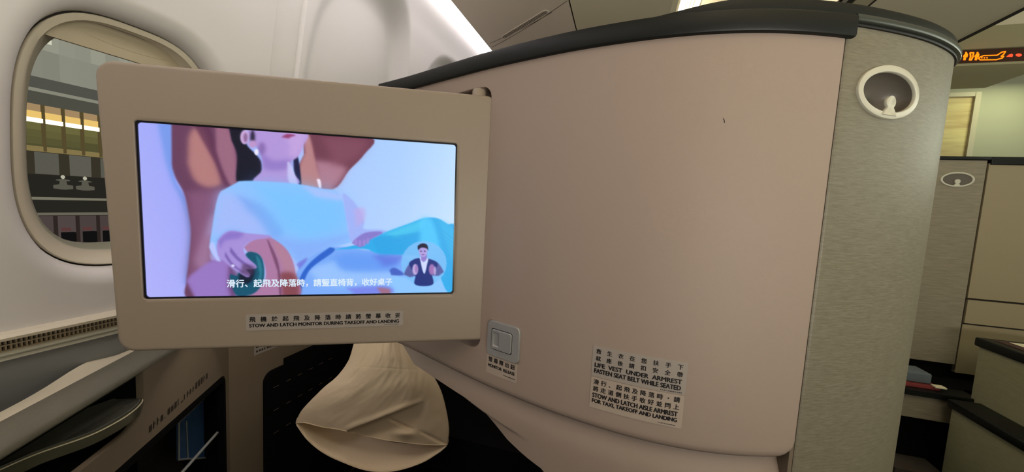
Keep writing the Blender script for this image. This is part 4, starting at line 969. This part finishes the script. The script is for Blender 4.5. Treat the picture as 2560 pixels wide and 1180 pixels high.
# back layer: hangs lower, its inner side seen through the open end
def backp(i, j):
    a = i/(NA-1); b = j/39
    if b < 0.4:
        jr = int((0.30+0.66*b/0.4)*(NB-1)); q = Ls[jr]*(1-a)+Rs[jr]*a
        c = (Ls[jr]+Rs[jr])/2; q = c+(q-c)*0.985
    else:
        jr = int(0.96*(NB-1)); t = (b-0.4)/0.6; q = (Ls[jr]*(1-a)+Rs[jr]*a)*(1-t)+Lo[i]*t
    d = math.sin(math.pi*a)**0.7*(-0.19+0.225*sstep(0.35, 1.05, b))
    d += wrk(a, b, 9.0)*0.8*math.sin(math.pi*a)**.5
    d += 0.0016*math.sin(70*a)*sstep(0.9, 1, b)
    return P3(q[0], q[1], d)
V = [backp(i, j) for j in range(40) for i in range(NA)]
Fc = [(j*NA+i, j*NA+i+1, (j+1)*NA+i+1, (j+1)*NA+i) for j in range(39) for i in range(NA-1)]
bck = mk('pillowcase_back', V, Fc, M['pillow'], pil, sharp=180)
sm = bck.modifiers.new('thick', 'SOLIDIFY'); sm.thickness = 0.0015; sm.offset = 1
# hems stitched along both edges of the opening
hem = [backp(i, 39) for i in range(NA)]
mk('hem', *tubeg([np.array(h)-np.array([0, 0, 0.0]) for h in hem[2:-2]], 0.0018, 6), M['pillow'], pil)
hem2 = [frontp(i, NB-1) for i in range(NA)]
mk('hem', *tubeg([np.array(h) for h in hem2[1:-1]], 0.0016, 6), M['pillow'], pil)
# ================================================================== CENTRE SEATS across the aisle
CY_ = 1.69
cs = thing('seat_shell', 'dim olive beige centre seat shell across the aisle with black top edge', 'seat shell', (1.2, CY_, 0))
xs = float(at_y(2466, 420, CY_)[0]); xs = 1.195
def cyl(s, z, off): return (s, CY_-off, z)
mk('side_panel', *boxg(0.985, xs-0.003, CY_, CY_+0.03, 0.66, 1.386), M['laminate2'], cs, False)
mk('back_panel', *boxg(xs+0.002, 2.1, CY_-0.002, CY_+0.03, 0.906, 1.376), M['cream'], cs, False)
mk('lower_panel', *boxg(xs+0.004, 2.1, CY_-0.002, CY_+0.03, 0.815, 0.899), M['cream'], cs, False)
mk('base_panel', *boxg(xs+0.004, 2.1, CY_+0.004, CY_+0.03, 0.63, 0.809), M['cream'], cs, False)
mk('seam', *boxg(xs-0.004, 2.1, CY_+0.007, CY_+0.028, 0.64, 1.37), M['groove'], cs, False)
bbox('side_trim', (0.985, xs+0.004, CY_-0.006, CY_+0.04, 1.3865, 1.3985), M['cap'], cs, 0.002)
bbox('top_trim', (xs+0.0035, 2.1, CY_-0.007, CY_+0.04, 1.371, 1.3985), M['cap'], cs, 0.003)
r0, r1 = at_y(2350, 450, CY_), at_y(2436, 448, CY_)
ringobj(cs, cyl, float((r0[0]+r1[0])/2), float((r0[2]+r1[2])/2), float(r1[0]-r0[0])/2, 0.0265, 0.006, False)
mk('aisle_side', *boxg(0.985, 1.01, CY_+0.03, 2.6, 0.0, 1.386), M['laminate2'], cs, False)
mk('alcove', *merge(boxg(1.0, 2.1, CY_+0.02, CY_+0.03, 0.0, 0.66), boxg(1.0, 2.1, 1.60, CY_+0.02, 0.60, 0.602)), M['blackm'], cs, False)
# console of that seat: counter with black trim, laminate front, dark opening below
cc = thing('centre_console', 'low grey laminate console with dark edged counter at the centre seat', 'console', (1.1, 1.55, 0))
mk('counter', *boxg(0.95, 1.16, 1.53, 1.685, 0.582, 0.600), M['cap'], cc, False)
mk('front_panel', *boxg(0.95, 1.13, 1.545, 1.57, 0.500, 0.582), M['laminate2'], cc, False)
mk('opening', *boxg(0.96, 1.16, 1.60, 1.66, 0.0, 0.5), M['blackm'], cc, False)
mk('plinth', *boxg(0.95, 1.09, 1.50, 1.60, 0.0, 0.335), mat('plinth_dark', (62, 56, 50), 0.8), cc, False)
tag(bbox('service_booklet', (0.95, 1.075, 1.56, 1.64, 0.6005, 0.611), M['red'], None, 0.001), 'red edged booklet lying on the dark counter of the centre seat', 'booklet')
tag(bbox('folded_cloth', (0.95, 1.06, 1.575, 1.65, 0.6115, 0.648), M['bluegrey'], None, 0.006), 'folded blue grey cloth on top of the red booklet', 'cloth')
tag(bbox('paper_slip', (1.055, 1.085, 1.55, 1.572, 0.6115, 0.6165), M['paper'], None, 0.0005), 'small white slip on the end of the red booklet', 'paper')
# armrests
ar = thing('armrest', 'upper green grey armrest box with thick black rim across the aisle', 'armrest', (1.2, 1.2, 0), 'centre seat armrests')
bbox('armrest_body', (1.142, 1.62, 0.7, 1.545, 0.02, 0.776), M['greenlam'], ar, 0.004)
bbox('black_rim', (1.136, 1.64, 0.69, 1.556, 0.772, 0.800), M['cap'], ar, 0.005)
bbox('inset_pad', (1.165, 1.60, 0.74, 1.53, 0.798, 0.802), mat('pad_red', (70, 44, 40), 0.6), ar, 0.001)
tag(bbox('paper_card', (1.19, 1.27, 1.40, 1.515, 0.8025, 0.804), M['paper'], None, 0.0004), 'cream paper card lying on the upper black rimmed armrest', 'card')
ar2 = thing('armrest', 'lower green grey armrest box with black rim beside the dark opening', 'armrest', (1.1, 1.1, 0), 'centre seat armrests')
bbox('armrest_body', (1.066, 1.140, 0.7, 1.497, 0.30, 0.578), M['greenlam'], ar2, 0.003)
bbox('black_rim', (1.058, 1.141, 0.69, 1.506, 0.574, 0.600), M['cap'], ar2, 0.005)
mk('kick_edge', *boxg(1.062, 1.14, 0.7, 1.5, 0.27, 0.30), M['black'], ar2, False)
